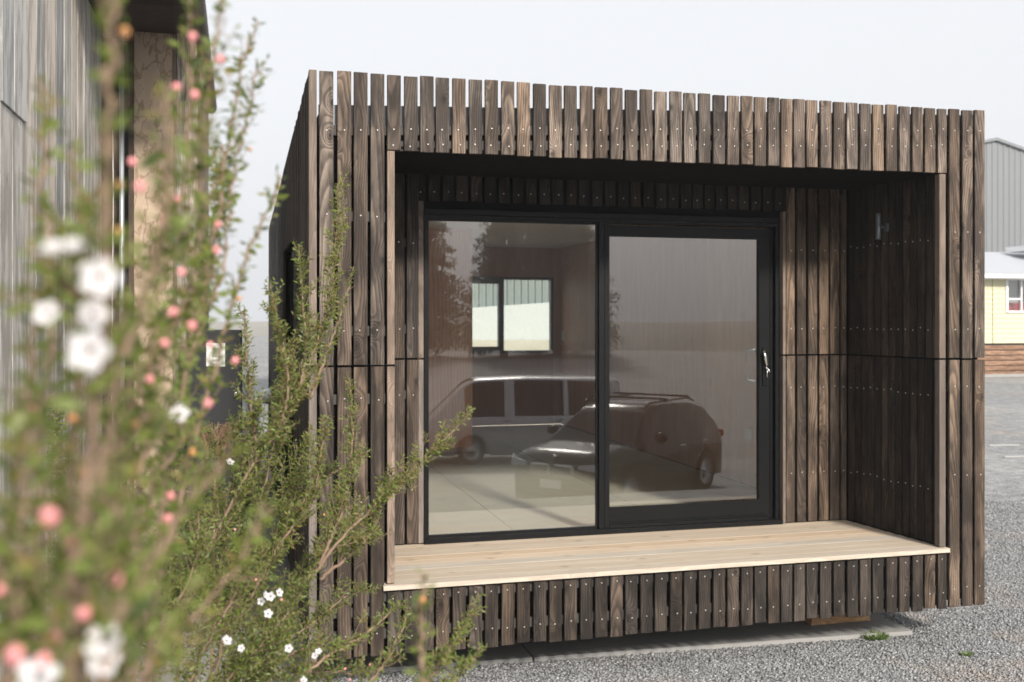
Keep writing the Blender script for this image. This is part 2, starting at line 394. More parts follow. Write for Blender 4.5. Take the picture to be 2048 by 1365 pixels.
# dark wrap-clad core of the walls, floor and roof
box('wall_core', .046, .37, .05, .9, .004, 2.62, M['wrap'], cabin)
box('wall_core', .046, .12, .9, SW0, .03, 2.62, M['wrap'], cabin); box('wall_core', .046, .12, SW1, 7.17, .03, 2.62, M['wrap'], cabin)
box('wall_core', .046, .12, SW0, SW1, .03, .33, M['wrap'], cabin); box('wall_core', .046, .12, SW0, SW1, 2.14, 2.62, M['wrap'], cabin)
box('wall_core', 3.56, 3.786, .05, 7.17, .03, 2.70, M['wrap'], cabin)
box('wall_core', .37, 3.56, .055, .12, .004, .30, M['wrap'], cabin)
box('floor_frame', .12, 3.56, .12, 7.17, .03, .29, M['wrap'], cabin)
box('header_core', .37, 3.56, .05, .12, 2.48, 2.64, M['wrap'], cabin)
box('soffit', .37, 3.56, .022, .88, 2.462, 2.478, M['soffit'], cabin)
zr = lambda x: 2.668+.037*(x-.1)
poly('roof', [(x, yy, zr(x)-dzz) for dzz in (.035, .12) for x, yy in ((.05, .09), (3.78, .09), (3.78, 7.17), (.05, 7.17))],
     [(0, 1, 2, 3), (7, 6, 5, 4), (0, 4, 5, 1), (1, 5, 6, 2), (2, 6, 7, 3), (3, 7, 4, 0)], M['steel'], cabin)
def flashing(x0, x1, y0, y1):
    V = [(x, yy, z) for yy in (y0, y1) for x, z in ((x0, zr(x0)-.115), (x1, zr(x1)-.115), (x1, zr(x1)), (x0, zr(x0)))]
    return poly('flashing', V, [(0, 1, 2, 3), (7, 6, 5, 4), (0, 4, 5, 1), (1, 5, 6, 2), (2, 6, 7, 3), (3, 7, 4, 0)], M['steel'], cabin)
flashing(.047, 3.788, .046, .0495)
# battens behind the boards
def slope_batten(x0, x1, z):
    V = [(x, yy, zz+z+rise(x)) for yy in (.0225, .045) for x, zz in ((x0, -.024), (x1, -.024), (x1, .024), (x0, .024))]
    poly('batten', V, [(0, 1, 2, 3), (7, 6, 5, 4), (0, 4, 5, 1), (1, 5, 6, 2), (2, 6, 7, 3), (3, 7, 4, 0)], M['batten'], cabin)
slope_batten(.046, 3.74, 2.555); slope_batten(.372, 3.56, 2.478)
for z in (2.13, 1.575, 1.245, .75):
    box('batten', .046, .366, .0225, .045, z-.024, z+.024, M['batten'], cabin)
    box('batten', 3.562, 3.74, .0225, .045, z-.024, z+.024, M['batten'], cabin)
for z in (.28, .10): box('batten', .046, 3.74, .0225, .045, z-.024, z+.024, M['batten'], cabin)
box('batten', .046, .366, .0225, .045, .19, .235, M['batten'], cabin)
# porch lining, left return and right return
for z0, z1 in ((JZ+.004, 2.451), (DZ+.004, JZ-.006)):
    board(.374, .41, .004, .07, z0, z1, tint(.95, 1.15), 'trimwood', False)
    board(3.496, 3.537, .004, .045, z0, z1, tint(.9, 1.15, .05), 'trimwood', False)
    board(.38, .40, .075, BW-.002, z0, z1, tint(.5, .6), 'clad', False)
nb = 13
xw = lambda y: 3.531-(y-.042)*.1023
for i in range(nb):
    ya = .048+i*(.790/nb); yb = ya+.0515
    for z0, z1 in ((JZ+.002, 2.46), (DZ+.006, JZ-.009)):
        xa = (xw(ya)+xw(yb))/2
        o = board(xa, xa+.02, ya, yb, z0, z1, tint(.17, .36, .06), 'clad', False)  # darker tint paints in the shade of the sunless return wall
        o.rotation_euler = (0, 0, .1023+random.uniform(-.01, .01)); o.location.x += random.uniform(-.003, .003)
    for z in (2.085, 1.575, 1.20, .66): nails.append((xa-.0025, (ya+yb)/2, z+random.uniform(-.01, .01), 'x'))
poly('return_core', [(xw(.046)+.026, .046, zz) for zz in (.3, 2.46)]+[(xw(.88)+.026, .88, zz) for zz in (.3, 2.46)]+[(3.562, .046, zz) for zz in (.3, 2.46)]+[(3.562, .88, zz) for zz in (.3, 2.46)],
     [(0, 2, 3, 1), (0, 1, 5, 4), (2, 6, 7, 3), (4, 5, 7, 6)], M['wrap'], cabin)
# porch back wall boards
def back_board(u0, u1, lo, hi, col, nz=()):
    xa = onY(u0, 700, BW).x; xb = onY(u1, 700, BW).x
    if u1 < 10: xa, xb = u0, u1
    board(xa, xb, BW, BW+.02, lo, hi, col)
    for z in nz: nails.append(((xa+xb)/2+random.uniform(-.005, .005), BW-.0035, z+random.uniform(-.006, .006)))
for u0, u1 in ((789, 809), (814, 837)):
    back_board(u0, u1, JZ+.002, 2.6, tint(.5, .7), (2.07, 1.575)); back_board(u0, u1, DZ+.006, JZ-.008, tint(.6, .8, .06), (1.2, .66))
for u0, u1 in ((.42, .475),):
    back_board(u0, u1, JZ+.002, 2.46, tint(.5, .7), (2.07, 1.575)); back_board(u0, u1, DZ+.006, JZ-.008, tint(.6, .8, .06), (1.2, .66))
for u0, u1 in ((1573, 1590), (1594.6, 1612), (1617, 1634.6), (1639, 1657), (1661, 1679), (1683, 1693)):
    back_board(u0, u1, JZ+.002, 2.6, tint(.55, .95, .07), (2.07, 1.575)); back_board(u0, u1, DZ+.006, JZ-.008, tint(.55, .95, .09), (1.2, .66))
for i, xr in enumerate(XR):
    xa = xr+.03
    if .64 < xa-BWID and xa < 3.005: back_board(float(xa-BWID), float(xa), 2.312+random.uniform(-.003, .003), 2.6, tint(.17, .3), (2.50, 2.365))  # header boards: shade under the soffit is put into this darker tint
for z0, z1 in ((JZ+.002, 2.31), (DZ+.006, JZ-.008)):
    board(.669, .699, BW-.002, BW+.06, z0, z1, tint(.9, 1.1), 'trimwood', False)
    board(2.984, 3.004, BW-.012, BW+.06, z0, z1, tint(1.0, 1.3), 'trimwood', False)
box('wall_core', .40, .669, BW+.03, .95, .30, 2.55, M['wrap'], cabin)
box('wall_core', 3.006, 3.56, BW+.03, .95, .30, 2.55, M['wrap'], cabin)
box('wall_core', .669, 3.006, BW+.03, .95, 2.2675, 2.55, M['wrap'], cabin)
for z in (2.07, 1.575, 1.2, .66): box('batten', .405, .668, BW+.0215, BW+.029, z-.024, z+.024, M['batten'], cabin)
# deck boards
nd = 9; dp = (BW+.02+.018)/nd
for i in range(nd):
    y0 = -.02+i*dp
    xl = .353 if i == 0 else .402
    xr_ = 3.547 if i == 0 else xw(max(.05, y0+dp))-.002
    o = box('deck_board', xl, xr_, y0+(.0008 if i else 0), y0+dp-.0016, DZ-.024, DZ+random.uniform(-.001, .001), M['deck'], cabin, .0004, color=tint(.96, 1.05))
# nail heads
def nail_mesh():
    V, F, k = [], [], 0
    for q in nails:
        n = 6; r = .0042
        for (rr, h) in ((r, 0), (r*.6, -.0016)):
            for j in range(n):
                a = 2*math.pi*j/n
                if len(q) == 3: V.append((q[0]+rr*math.cos(a), q[1]+h+.0022, q[2]+rr*math.sin(a)))
                else: V.append((q[0]+h, q[1]+rr*math.cos(a), q[2]+rr*math.sin(a)))
        for j in range(n): F.append((k+j, k+(j+1) % n, k+n+(j+1) % n, k+n+j))
        F.append(tuple(k+n+j for j in range(n))); k += 2*n
    tag(poly('nail_heads', V, F, M['nail'], cabin), kind='stuff')
nail_mesh()
# sliding door: outer frame with fixed pane, sliding sash behind it
FY0, FY1 = BW-.006, BW+.105
frame = boxes('door_frame', [(.701, .7215, FY0, FY1, .36, 2.266), (2.952, 2.982, FY0+.03, FY1, .36, 2.266),
        (.7215, 2.952, FY0, FY1, 2.236, 2.266), (.7215, 2.952, FY0+.018, FY1-.002, 2.212, 2.236), (.702, 2.982, FY0-.012, FY1, .343, .372),
        (1.7645, 1.799, FY0+.008, FY0+.07, .372, 2.212), (1.803, 1.834, FY0+.016, FY0+.085, .372, 2.21), (2.93, 2.952, FY0+.06, FY1-.004, .372, 2.212),
        (1.834, 2.90, FY0+.01, FY0+.028, .372, .392), (1.834, 2.90, FY0+.045, FY0+.058, .372, .40)], M['alu'], cabin, .0012)
boxes('bead', [(.7215, .733, FY0+.028, FY0+.05, .376, 2.208), (1.753, 1.7645, FY0+.028, FY0+.05, .376, 2.208), (.733, 1.753, FY0+.028, FY0+.05, .372, .386), (.733, 1.753, FY0+.028, FY0+.05, 2.2, 2.212)], M['alu'], frame)
def pane(name, x0, x1, y, z0, z1, parent, mat='glass'):
    off = wloc(parent)
    V = [Vector((x, y, z))-off for x, z in ((x0, z0), (x1, z0), (x1, z1), (x0, z1))]
    return poly(name, V, [(0, 1, 2, 3)], M[mat], parent)
pane('glass_pane', .725, 1.762, BW+.032, .376, 2.21, frame)
SY = BW+.062
sash = boxes('sliding_sash', [(1.835, 2.925, SY-.016, SY+.02, .374, .48), (1.835, 2.925, SY-.016, SY+.02, 2.135, 2.205), (2.85, 2.923, SY-.0155, SY+.0195, .48, 2.135), (1.82, 1.8345, SY-.0155, SY+.0195, .376, 2.2)], M['alu'], cabin, .0012)
for z_ in (.4805, 2.1375): boxes('bead', [(1.835, 2.85, SY-.019, SY-.0165, z_, z_+.012)], M['alu'], sash)
pane('glass_pane', 1.834, 2.852, SY+.004, .478, 2.137, sash)
lk = boxes('lock_plate', [(2.872, 2.907, SY-.024, SY-.0165, 1.21, 1.45)], M['alu'], sash, .002)
hp = onY(1533, 740, SY-.03)
tubes('door_handle', [([(2.890, SY-.024, 1.335), (2.886, SY-.045, 1.345), (2.876, SY-.05, 1.395), (2.866, SY-.046, 1.435)], [.004, .008, .009, .005])], M['chrome'], sash, 8)
tubes('key', [([(2.890, SY-.024, 1.325), (2.890, SY-.042, 1.325)], .007), ([(2.890, SY-.04, 1.322), (2.900, SY-.045, 1.31), (2.908, SY-.045, 1.296)], [.004, .008, .006]), ([(2.892, SY-.04, 1.318), (2.892, SY-.042, 1.265)], .003)], M['chrome'], sash, 7)
tubes('inner_handle', [([(2.845, SY+.02, 1.235), (2.802, SY+.055, 1.245), (2.798, SY+.06, 1.34), (2.802, SY+.055, 1.43), (2.845, SY+.02, 1.44)], .010)], M['lampgrey'], sash, 7)

# ------------------------------------------------------------------ interior
RX, BY, CZ = 3.50, 7.09, 2.50
for i, (xa, xb) in enumerate(((.13, 1.301), (1.305, 2.333), (2.337, 3.495))):
    for (ya, yb) in ((.952, 3.36), (3.364, 5.4), (5.404, 7.08)):
        box('floor_panel', xa, xb, ya, yb, .31, DZ-.004, M['floor'], cabin, .001)
for j in range(6):
    box('wall_lining', RX, RX+.03, .952+j*1.025, .952+(j+1)*1.025-.003, DZ, CZ, M['ply'], cabin, color=tint(.92, 1.05))
box('wall_lining', .121, .15, .952, SW0, DZ, CZ, M['ply'], cabin, color=tint(.9, 1)); box('wall_lining', .121, .15, SW1, 4.72, DZ, CZ, M['ply'], cabin, color=tint(.9, 1))
box('wall_lining', .121, .15, SW0, SW1, 2.14, CZ, M['ply'], cabin, color=tint(.9, 1))
swf = boxes('side_window_frame', [(.06, .12, SW0, SW1, .33, .38), (.06, .12, SW0, SW1, 2.09, 2.14), (.061, .119, SW0, SW0+.05, .38, 2.09), (.061, .119, SW1-.05, SW1, .38, 2.09), (.061, .119, 2.28, 2.33, .38, 2.09)], M['alu'], cabin)
for ya, yb in ((SW0+.05, 2.28), (2.33, SW1-.05)): poly('glass_pane', [(.09, ya, .38), (.09, yb, .38), (.09, yb, 2.09), (.09, ya, 2.09)], [(0, 1, 2, 3)], M['glass'], swf)
box('ceiling_lining', .121, 3.56, .952, 7.17, CZ+.002, CZ+.03, M['ceil'], cabin)
part = box('partition_wall', .15, 1.857, 4.724, 7.085, DZ-.002, CZ, M['ply'], cabin, color=(1.15, 1.05, .98))
box('skirting', .152, 1.872, 4.706, 4.7235, DZ-.001, DZ+.05, M['pine'], part)
wx0, wx1, wz0, wz1 = 2.06, 3.405, 1.212, 2.142
for (x0, x1, z0, z1) in ((1.857, wx0, DZ, CZ), (wx1, RX, DZ, CZ), (wx0, wx1, DZ, wz0), (wx0, wx1, wz1, CZ)):
    box('rear_wall', x0, x1, BY, BY+.08, z0, z1, M['ply'], cabin, color=(.8, .8, .82))
wf = boxes('rear_window_frame', [(wx0, wx1, BY-.012, BY+.06, wz0, wz0+.035), (wx0, wx1, BY-.012, BY+.06, wz1-.035, wz1), (wx0, wx0+.04, BY-.011, BY+.059, wz0+.035, wz1-.035),
        (wx1-.035, wx1, BY-.011, BY+.059, wz0+.035, wz1-.035), (2.71, 2.775, BY-.018, BY+.055, wz0+.035, wz1-.035), (wx0+.04, 2.71, BY-.018, BY+.03, wz0+.035, wz0+.085), (wx0+.04, 2.71, BY-.018, BY+.03, wz1-.085, wz1-.035)], M['lampgrey'], cabin)
pane('glass_pane', wx0+.04, 2.71, BY+.01, wz0+.085, wz1-.085, wf, 'glass_rear'); pane('glass_pane', 2.775, wx1-.035, BY+.03, wz0+.035, wz1-.035, wf, 'glass_rear')
box('power_outlet', RX-.009, RX-.001, 2.19, 2.30, .695, .785, M['plate'], cabin, .002)
lsx = onX(1127, 672, RX); box('light_switch', RX-.009, RX-.001, lsx.y-.04, lsx.y+.04, lsx.z-.06, lsx.z+.06, M['plate'], cabin, .002)

# wall light on the right return
lx = xw(.47)
lt = tag(empty('wall_light', (lx-.06, .478, 2.115)), 'graphite cylinder wall light on the dark right wall of the porch', 'wall light')
lathe('lamp_tube', [(.0, 0), (.015, 0), (.017, .003), (.017, .074), (.0158, .076), (.0158, .082), (.017, .084), (.017, .155), (.015, .158), (0, .158)], M['lampgrey'], lt)
tubes('bracket', [([(lx-.045, .478, 2.19), (lx-.006, .478, 2.19)], .007)], M['lampgrey'], lt, 10)
boxes('wall_plate', [(lx-.012, lx+.001, .455, .501, 2.165, 2.215)], M['lampgrey'], lt, .003)

# timber packers carrying the cabin
def packer(x0, x1, y0, y1, label):
    V = []; nx = 9
    for i in range(nx):
        x = x0+(x1-x0)*i/(nx-1); j = lambda s: random.uniform(-s, s)
        V += [(x, y0+j(.006), -.199), (x, y0+j(.01), -.135+j(.008)), (x, y1, -.13), (x, y1, -.199)]
    F = [(i*4+k, i*4+(k+1) % 4, (i+1)*4+(k+1) % 4, (i+1)*4+k) for i in range(nx-1) for k in range(4)]+[(0, 1, 2, 3), (nx*4-1, nx*4-2, nx*4-3, nx*4-4)]
    c = Vector(((x0+x1)/2, (y0+y1)/2, -.2)); V = [Vector(v)-c for v in V]
    tag(poly('timber_packer', V, F, M['block'], None, c), label, 'timber block')
packer(2.985, 3.385, .50, .62, 'split orange pine packing block on the concrete under the porch')
for px_ in (.5, 3.2):
    for py in (2.4, 4.6, 6.8): tag(box('bearer_block', px_-.2, px_+.2, py-.1, py+.1, -.199, .03, M['conc']), 'grey concrete bearer block under the %s edge of the cabin, %s' % ('left' if px_ < 1 else 'right', {2.4: 'nearest the porch', 4.6: 'halfway back', 6.8: 'at the rear wall'}[py]), 'block', 'bearer blocks under the cabin')

# ------------------------------------------------------------------ gravel stones (loose stuff near the cabin)
def stones():
    n = 150000
    d = 5.0+RNG.random(n)**1.15*5.5; u = 560+RNG.random(n)*1560
    lat = (u-1024)/FPX*d
    X = CAM.x+FV.x*d+RV.x*lat; Y = CAM.y+FV.y*d+RV.y*lat
    ok = ~((X > -3.4) & (X < 3.51) & (Y > .25+(3.503-X)*.0512)); X, Y = X[ok], Y[ok]; n = len(X)
    r = (.0035+RNG.random(n)**2*.0055)*(1+.03*np.clip(np.hypot(X-CAM.x, Y-CAM.y)-5, 0, 6))
    base = np.array([(1, 0, 0), (-.5, .87, 0), (-.5, -.87, 0), (.3, .5, .75), (-.75, 0, .7), (.4, -.55, .8)])
    P = base[None]*(1+RNG.uniform(-.35, .35, (n, 6, 3)))
    a = RNG.random(n)*6.283; c, s = np.cos(a), np.sin(a)
    x = P[:, :, 0]*c[:, None]-P[:, :, 1]*s[:, None]; y = P[:, :, 0]*s[:, None]+P[:, :, 1]*c[:, None]
    V = np.stack([x*r[:, None]*1.25+X[:, None], y*r[:, None]+Y[:, None], P[:, :, 2]*r[:, None]*RNG.uniform(.6, 1.3, (n, 1))+GZ+RNG.uniform(-.001, .004, (n, 1))], -1).reshape(-1, 3)
    f = np.array([(0, 3, 5), (0, 1, 3), (1, 4, 3), (1, 2, 4), (2, 5, 4), (2, 0, 5), (3, 4, 5)])
    F = (f[None]+(np.arange(n)*6)[:, None, None]).reshape(-1, 3)
    sh = np.repeat(np.clip(RNG.normal(.36, .18, n), 0, 1), 6)
    me = bpy.data.meshes.new('gravel_stones'); me.vertices.add(len(V)); me.vertices.foreach_set('co', V.ravel())
    me.loops.add(F.size); me.loops.foreach_set('vertex_index', F.ravel()); me.polygons.add(len(F)); me.polygons.foreach_set('loop_start', np.arange(len(F))*3)
    at_ = me.attributes.new('shade', 'FLOAT', 'POINT'); at_.data.foreach_set('value', sh); me.update()
    q = NT('gravel_stone'); A = q.n('Attribute', attribute_name='shade').outputs['Fac']
    c_ = q.mix(A, (.08, .083, .088), (.48, .485, .49)); tcn = q.n('TexCoord').outputs['Object']
    c_ = q.mix(q.m('MULTIPLY', q.ss(q.noise(tcn, .9, 5, .6), .54, .70), .5), c_, (.34, .265, .20))
    q.set(Base_Color=c_, Roughness=.75)
    tag(link('gravel_stones', me, q.mat), 'loose grey crushed stone scattered round the cabin', 'gravel', kind='stuff')
stones()

def weed(p, r, h, label, n=90):
    V, F, sh = [], [], []
    for i in range(n):
        a = random.random()*6.28; q = r*math.sqrt(random.random()); b = Vector((q*math.cos(a), q*math.sin(a)*.7, 0))
        tip = b+Vector((math.cos(a)*random.uniform(.2, .9)*h, math.sin(a)*random.uniform(.2, .9)*h, h*random.uniform(.4, 1)))
        w = Vector((-math.sin(a), math.cos(a), 0))*.004; m = (b+tip)/2+Vector((0, 0, h*.15))
        k = len(V); V += [b, m+w, tip, m-w]; F.append((k, k+1, k+2, k+3)); sh += [random.random()]*4
    o = poly('weed_tuft', V, F, M['weed'], None, p); A = o.data.attributes.new('shade', 'FLOAT', 'POINT'); A.data.foreach_set('value', sh)
    tag(o, label, 'weed')
weed(onZ(1752, 1279, GZ), .07, .04, 'small green weed tuft growing at the edge of the concrete pad', 160)
weed(onZ(1933, 1312, GZ), .035, .022, 'small green weed tuft alone in the grey gravel', 70)

# ------------------------------------------------------------------ old timber shed at the left
SX = CAM.x-.9
shed = tag(empty('old_timber_shed', (SX, 2.4, GZ)), 'weathered grey plank shed with open doorway at the left edge', 'shed')
def sbox(name, *a, **k): return box(name, *a, parent=shed, **k)
ed = [-60, -28, 0, 24, 50, 73, 92, 113, 128, 143, 155, 167, 203]
yy = [onX(u, 637, SX).y for u in ed]
yy = [yy[0]-.6, yy[0]-.3]+yy
for i in range(len(yy)-1):
    pr = random.uniform(0, .003); c = tint(.8, 1.15)
    if i == len(yy)-2: c = (1.08, 1.08, 1.08); pr = .004
    zt = 4.3
    if i in (4, 5):
        ztj = onX(22 if i == 4 else 45, 222 if i == 4 else 243, SX).z
        sbox('board', SX-.025, SX+.002, yy[i]+.003, yy[i+1]-.004, GZ, ztj-.002, M['old'], bev=.002, color=(1.1, 1.1, 1.1))
        sbox('board', SX-.02, SX+.010, yy[i]+.002, yy[i+1]-.006, ztj, zt, M['old'], bev=.002, color=c)
    else:
        sbox('board', SX-.025, SX+pr, yy[i]+.002, yy[i+1]-random.uniform(.003, .007), GZ, zt, M['old'], bev=.002, color=c)
sbox('wall_frame', SX-.10, SX-.03, yy[0], 2.39, GZ, 4.3, M['darkroom'])
YF = 2.4
ux = lambda u: onY(u, 637, YF).x
sbox('door_recess', ux(203)-.3, ux(262), 3.6, 3.65, GZ, 3.7, M['darkroom'])
sbox('door_post', ux(257), ux(268), YF-.02, YF+.14, GZ, 3.7, M['post'], bev=.004)
zj = onY(300, 235, YF).z
for z0, z1 in ((zj+.002, 3.7), (1.0, zj-.002), (GZ, .996)):
    sbox('plywood_panel', ux(268)+.001, ux(345), YF, YF+.02, z0, z1, M['plyold'] if 'plyold' in M else M['ply'], color=(1, 1, 1))
e2 = [345, 354, 362, 371, 379, 388, 396, 400.5]
for i in range(len(e2)-1):
    sbox('board', ux(e2[i])+.002, ux(e2[i+1])-.001, YF-.018+random.uniform(0, .014), YF+.02, GZ, 3.62, M['oldside'], bev=.0015, color=tint(.75, 1.2))
sbox('side_wall', ux(400.5)-.03, ux(400.5)-.001, YF+.022, 4.4, GZ, 3.5, M['oldside'])
sbox('eave_soffit', SX-.3, ux(400), 1.75, YF+.1, 3.58, 3.64, M['post'])
sbox('eave_soffit', SX-.3, ux(404), YF+.1, 4.35, 3.52, 3.56, M['post'])
gx = onX(421, 225, -.555).x
prof = []
for i in range(9):
    a = math.pi*i/8; prof.append((-.555+.045*math.cos(a), 3.46-.055*math.sin(a)))
V = []; gy = (.9, 4.25)
for g in gy: V += [(x, g, z) for x, z in prof]+[(x*1.0+(-.555-x)*.1, g, z+.004) for x, z in reversed(prof)]
n = len(prof)*2
F = [(j, (j+1) % n, n+(j+1) % n, n+j) for j in range(n)]
F += [tuple(range(n))[::-1], tuple(range(n, 2*n))]
off = Vector((SX, 2.4, GZ))
poly('gutter', [Vector(v)-off for v in V], F, M['gutter'], shed, smooth=False)
sbox('roof', SX-.4, -.535, .9, 4.35, 3.66, 3.7, M['steel'])
tubes('downpipe', [([(ux(247), YF-.06, GZ), (ux(245), YF-.06, 3.58)], .016)], M['galv'], shed, 10)
tubes('rope', [([(ux(226)+.004*math.sin(k), YF-.03, 2.9-k*.3) for k in range(11)], .004)], M['plate'], shed, 5)

# black gate leaf between shed and cabin
gp = at(372, 1200, 6.3); gq = at(482, 660, 6.3)
gate = tag(empty('black_gate', (gp.x, gp.y, GZ)), 'matt black gate leaf with a white paper notice between shed and cabin', 'gate')
wg = (Vector((gq.x, gq.y))-Vector((gp.x, gp.y))).length; hg = gq.z-GZ
gate.rotation_euler = (0, 0, -PSI)
poly_box = lambda name, x0, x1, y0, y1, z0, z1, mat, bev=.0: link(name, box_mesh(x1-x0, y1-y0, z1-z0, bev, M[mat]), None, gate, ((x0+x1)/2, (y0+y1)/2, (z0+z1)/2))
poly_box('gate_panel', 0, wg, 0, .04, .05, hg, 'black', .006)
poly_box('hinge_post', -.05, -.008, 0, .04, 0, hg-.1, 'black', .004)
k_ = wg/110
pn = poly_box('notice', 41*k_, 78*k_, -.0025, -.0005, hg-73*k_, hg-27*k_, 'paper')
poly_box('notice_print', 53*k_, 68*k_, -.0035, -.0027, hg-55*k_, hg-36*k_, 'print')
poly_box('notice_print', 53*k_, 68*k_, -.0035, -.0027, hg-64*k_, hg-59*k_, 'print')
lathe('latch_knob', [(0, -.04), (.012, -.04), (.014, -.03), (.006, -.02), (.006, -.001)], M['chrome'], gate, (103*k_, 0, hg-127*k_), 12, 'Y')

# dry tussock in front of the gate
def tussock(p, r, label):
    sp = []
    for i in range(170):
        a = random.uniform(-.6, 3.7); L = r*random.uniform(.7, 1.25); o = Vector((random.uniform(-.03, .03), random.uniform(-.03, .03), 0))
        pts = []
        for t in np.linspace(0, 1, 7):
            pts.append(p+o+Vector((math.cos(a)*L*.36*t**1.2, math.sin(a)*.3*L*t, L*(1.9*t-1.55*t*t))))
        sp.append((pts, np.linspace(.0016, .0006, 7)))
    tag(tubes('dry_tussock', sp, M['chip'], None, 3), label, 'grass tuft')
tp = at(430, 905, 4.2); tussock(Vector((tp.x, tp.y, tp.z-.06)), .25, 'brown drooping dry grass plume in front of the black gate')
tubes('plume_stem', [([(tp.x-.02, tp.y, GZ), (tp.x, tp.y, tp.z-.05)], .006)], M['chip'], bpy.data.objects['dry_tussock'])

# ------------------------------------------------------------------ vehicles
def car(name, loc, rz, sp, paintm, label, cat, rails=False, kidney=False):
    c = tag(empty(name, loc, rz), label, cat)
    L, Wd = sp['L'], sp['W']; hw = Wd/2
    xs = np.linspace(-L/2, L/2, 61)
    belt = np.interp(xs, *zip(*sp['belt'])); wid = hw*np.interp(xs, *zip(*sp['wid'])); bot = np.full_like(xs, sp['bot'])
    ar = sp['wr']+.06; side = bot.copy()
    for xw_ in sp['wx']:
        dd = ar**2-(xs-xw_)**2; side = np.where(dd > 0, np.maximum(side, sp['wr']+np.sqrt(np.maximum(dd, 0))), side)
    rows = []
    for i, x in enumerate(xs):
        w, b, s_ = wid[i], belt[i], side[i]
        h = [(0, b+.05), (.55*w, b+.043), (.86*w, b+.015), (.965*w, b-.05), (w, max(s_+.03, b-.22)), (w*1.0, max(s_+.02, .55)), (w*.985, s_), (w*.72, s_), (w*.7, bot[i]), (0, bot[i])]
        rows.append([(x, yv, z) for yv, z in h]+[(x, -yv, z) for yv, z in h[-2:0:-1]])
    n = len(rows[0]); V = [p for r_ in rows for p in r_]
    F = [(i*n+j, i*n+(j+1) % n, (i+1)*n+(j+1) % n, (i+1)*n+j) for i in range(len(xs)-1) for j in range(n)]+[tuple(range(n))[::-1], tuple((len(xs)-1)*n+j for j in range(n))]
    poly('body', V, F, paintm, c, smooth=True)
    g0, g1 = sp['glass']; gx_ = np.linspace(g0, g1, 41); roof = np.interp(gx_, *zip(*sp['roof']))
    bt = np.interp(gx_, xs, belt); wb = np.interp(gx_, xs, wid)*.93; tt = np.clip((roof-bt)/.45, 0, 1); wt = wb*(1-.22*tt)
    GV = []; 
    for i, x in enumerate(gx_):
        h = [(0, roof[i]+.012), (wt[i]*.62, roof[i]+.006), (wt[i]*.92, roof[i]-.02), (wt[i], roof[i]-.055*tt[i]-.005), (wb[i], bt[i]-.03)]
        GV.append([(x, -yv, z) for yv, z in h[::-1]]+[(x, yv, z) for yv, z in h[1:]])
    m = len(GV[0]); GV = [p for r_ in GV for p in r_]
    FS = {'roof': [], 'windscreen': [], 'rear_window': [], 'side_window': [], 'side_window ': [], 'pillar': []}
    slope = np.gradient(roof, gx_)
    for i in range(len(gx_)-1):
        xm = (gx_[i]+gx_[i+1])/2
        for j in range(m-1):
            f = (i*m+j, i*m+j+1, (i+1)*m+j+1, (i+1)*m+j)
            if j in (0, m-2): FS[('side_window' if j else 'side_window ') if any(a < xm < b for a, b in sp['win']) else 'pillar'].append(f)
            elif slope[i] < -.28 and xm > 0: FS['windscreen' if 1 < j < m-3 else 'pillar'].append(f)
            elif slope[i] > .5 and xm < 0: FS['rear_window'].append(f)
            else: FS['roof'].append(f)
    for k2, fs in FS.items():
        if fs: 
            k2 = k2.strip(); left = list(fs)
            while left:
                isl = [left.pop(0)]; vsn = set(isl[0]); grew = True
                while grew:
                    grew = False
                    for f in left[:]:
                        if vsn & set(f): isl.append(f); vsn |= set(f); left.remove(f); grew = True
                used = sorted(vsn); mp = {v: i for i, v in enumerate(used)}
                poly(k2, [GV[v] for v in used], [tuple(mp[v] for v in f) for f in isl], paintm if k2 in ('roof', 'pillar') else M['carglass'], c, smooth=True)
    r_ = sp['wr']
    for xw_ in sp['wx']:
        for sgn in (1, -1):
            ty = lathe('tyre', [(r_*.66, -.1), (r_*.95, -.105), (r_, -.08), (r_, .08), (r_*.95, .105), (r_*.66, .1)], M['tyre'], c, (xw_, sgn*(hw-.115), r_), 28, 'Y')
            rm = [(-.001, .0)]
            lathe('rim', [(0.001, .085*sgn), (r_*.2, .09*sgn), (r_*.22, .06*sgn), (r_*.55, .05*sgn), (r_*.66, .1*sgn), (r_*.67, .07*sgn)], M['rim'], ty, (0, 0, 0), 28, 'Y')
    xf = L/2
    for sgn in (1, -1):
        hl = [(xf-.26, sgn*hw*.93, sp['hl']+.08), (xf-.06, sgn*hw*.80, sp['hl']+.055), (xf-.015, sgn*hw*.5, sp['hl']+.02), (xf-.02, sgn*hw*.5, sp['hl']-.04), (xf-.055, sgn*hw*.82, sp['hl']-.07), (xf-.24, sgn*hw*.955, sp['hl']-.03)]
        V = [(x+.03*(1 if k3 else 0), y_*(1.012), z) for k3 in (0, 1) for x, y_, z in hl]
        poly('headlight', V, [tuple(range(6)), tuple(range(6, 12))[::-1]]+[(j, (j+1) % 6, 6+(j+1) % 6, 6+j) for j in range(6)], M['lamp'], c)
        tl = link('tail_lamp', box_mesh(.1, .22, .13, .02, M['redlamp']), None, c, (-xf+.05, sgn*hw*.78, sp['hl']+.12))
        bm = bmesh.new(); bmesh.ops.create_icosphere(bm, subdivisions=2, radius=1, matrix=Matrix.Diagonal((.08, .12, .085, 1)))
        me = bpy.data.meshes.new('mirror'); bm.to_mesh(me); bm.free()
        for p_ in me.polygons: p_.use_smooth = True
        link('mirror', me, paintm, c, (sp['mir'], sgn*(hw+.1), sp['belt'][3][1]+.12))
        for x_ in sp['handles']: link('door_handle', box_mesh(.18, .03, .03, .008, M['chrome']), None, c, (x_, sgn*(hw+.005), sp['belt'][3][1]-.1))
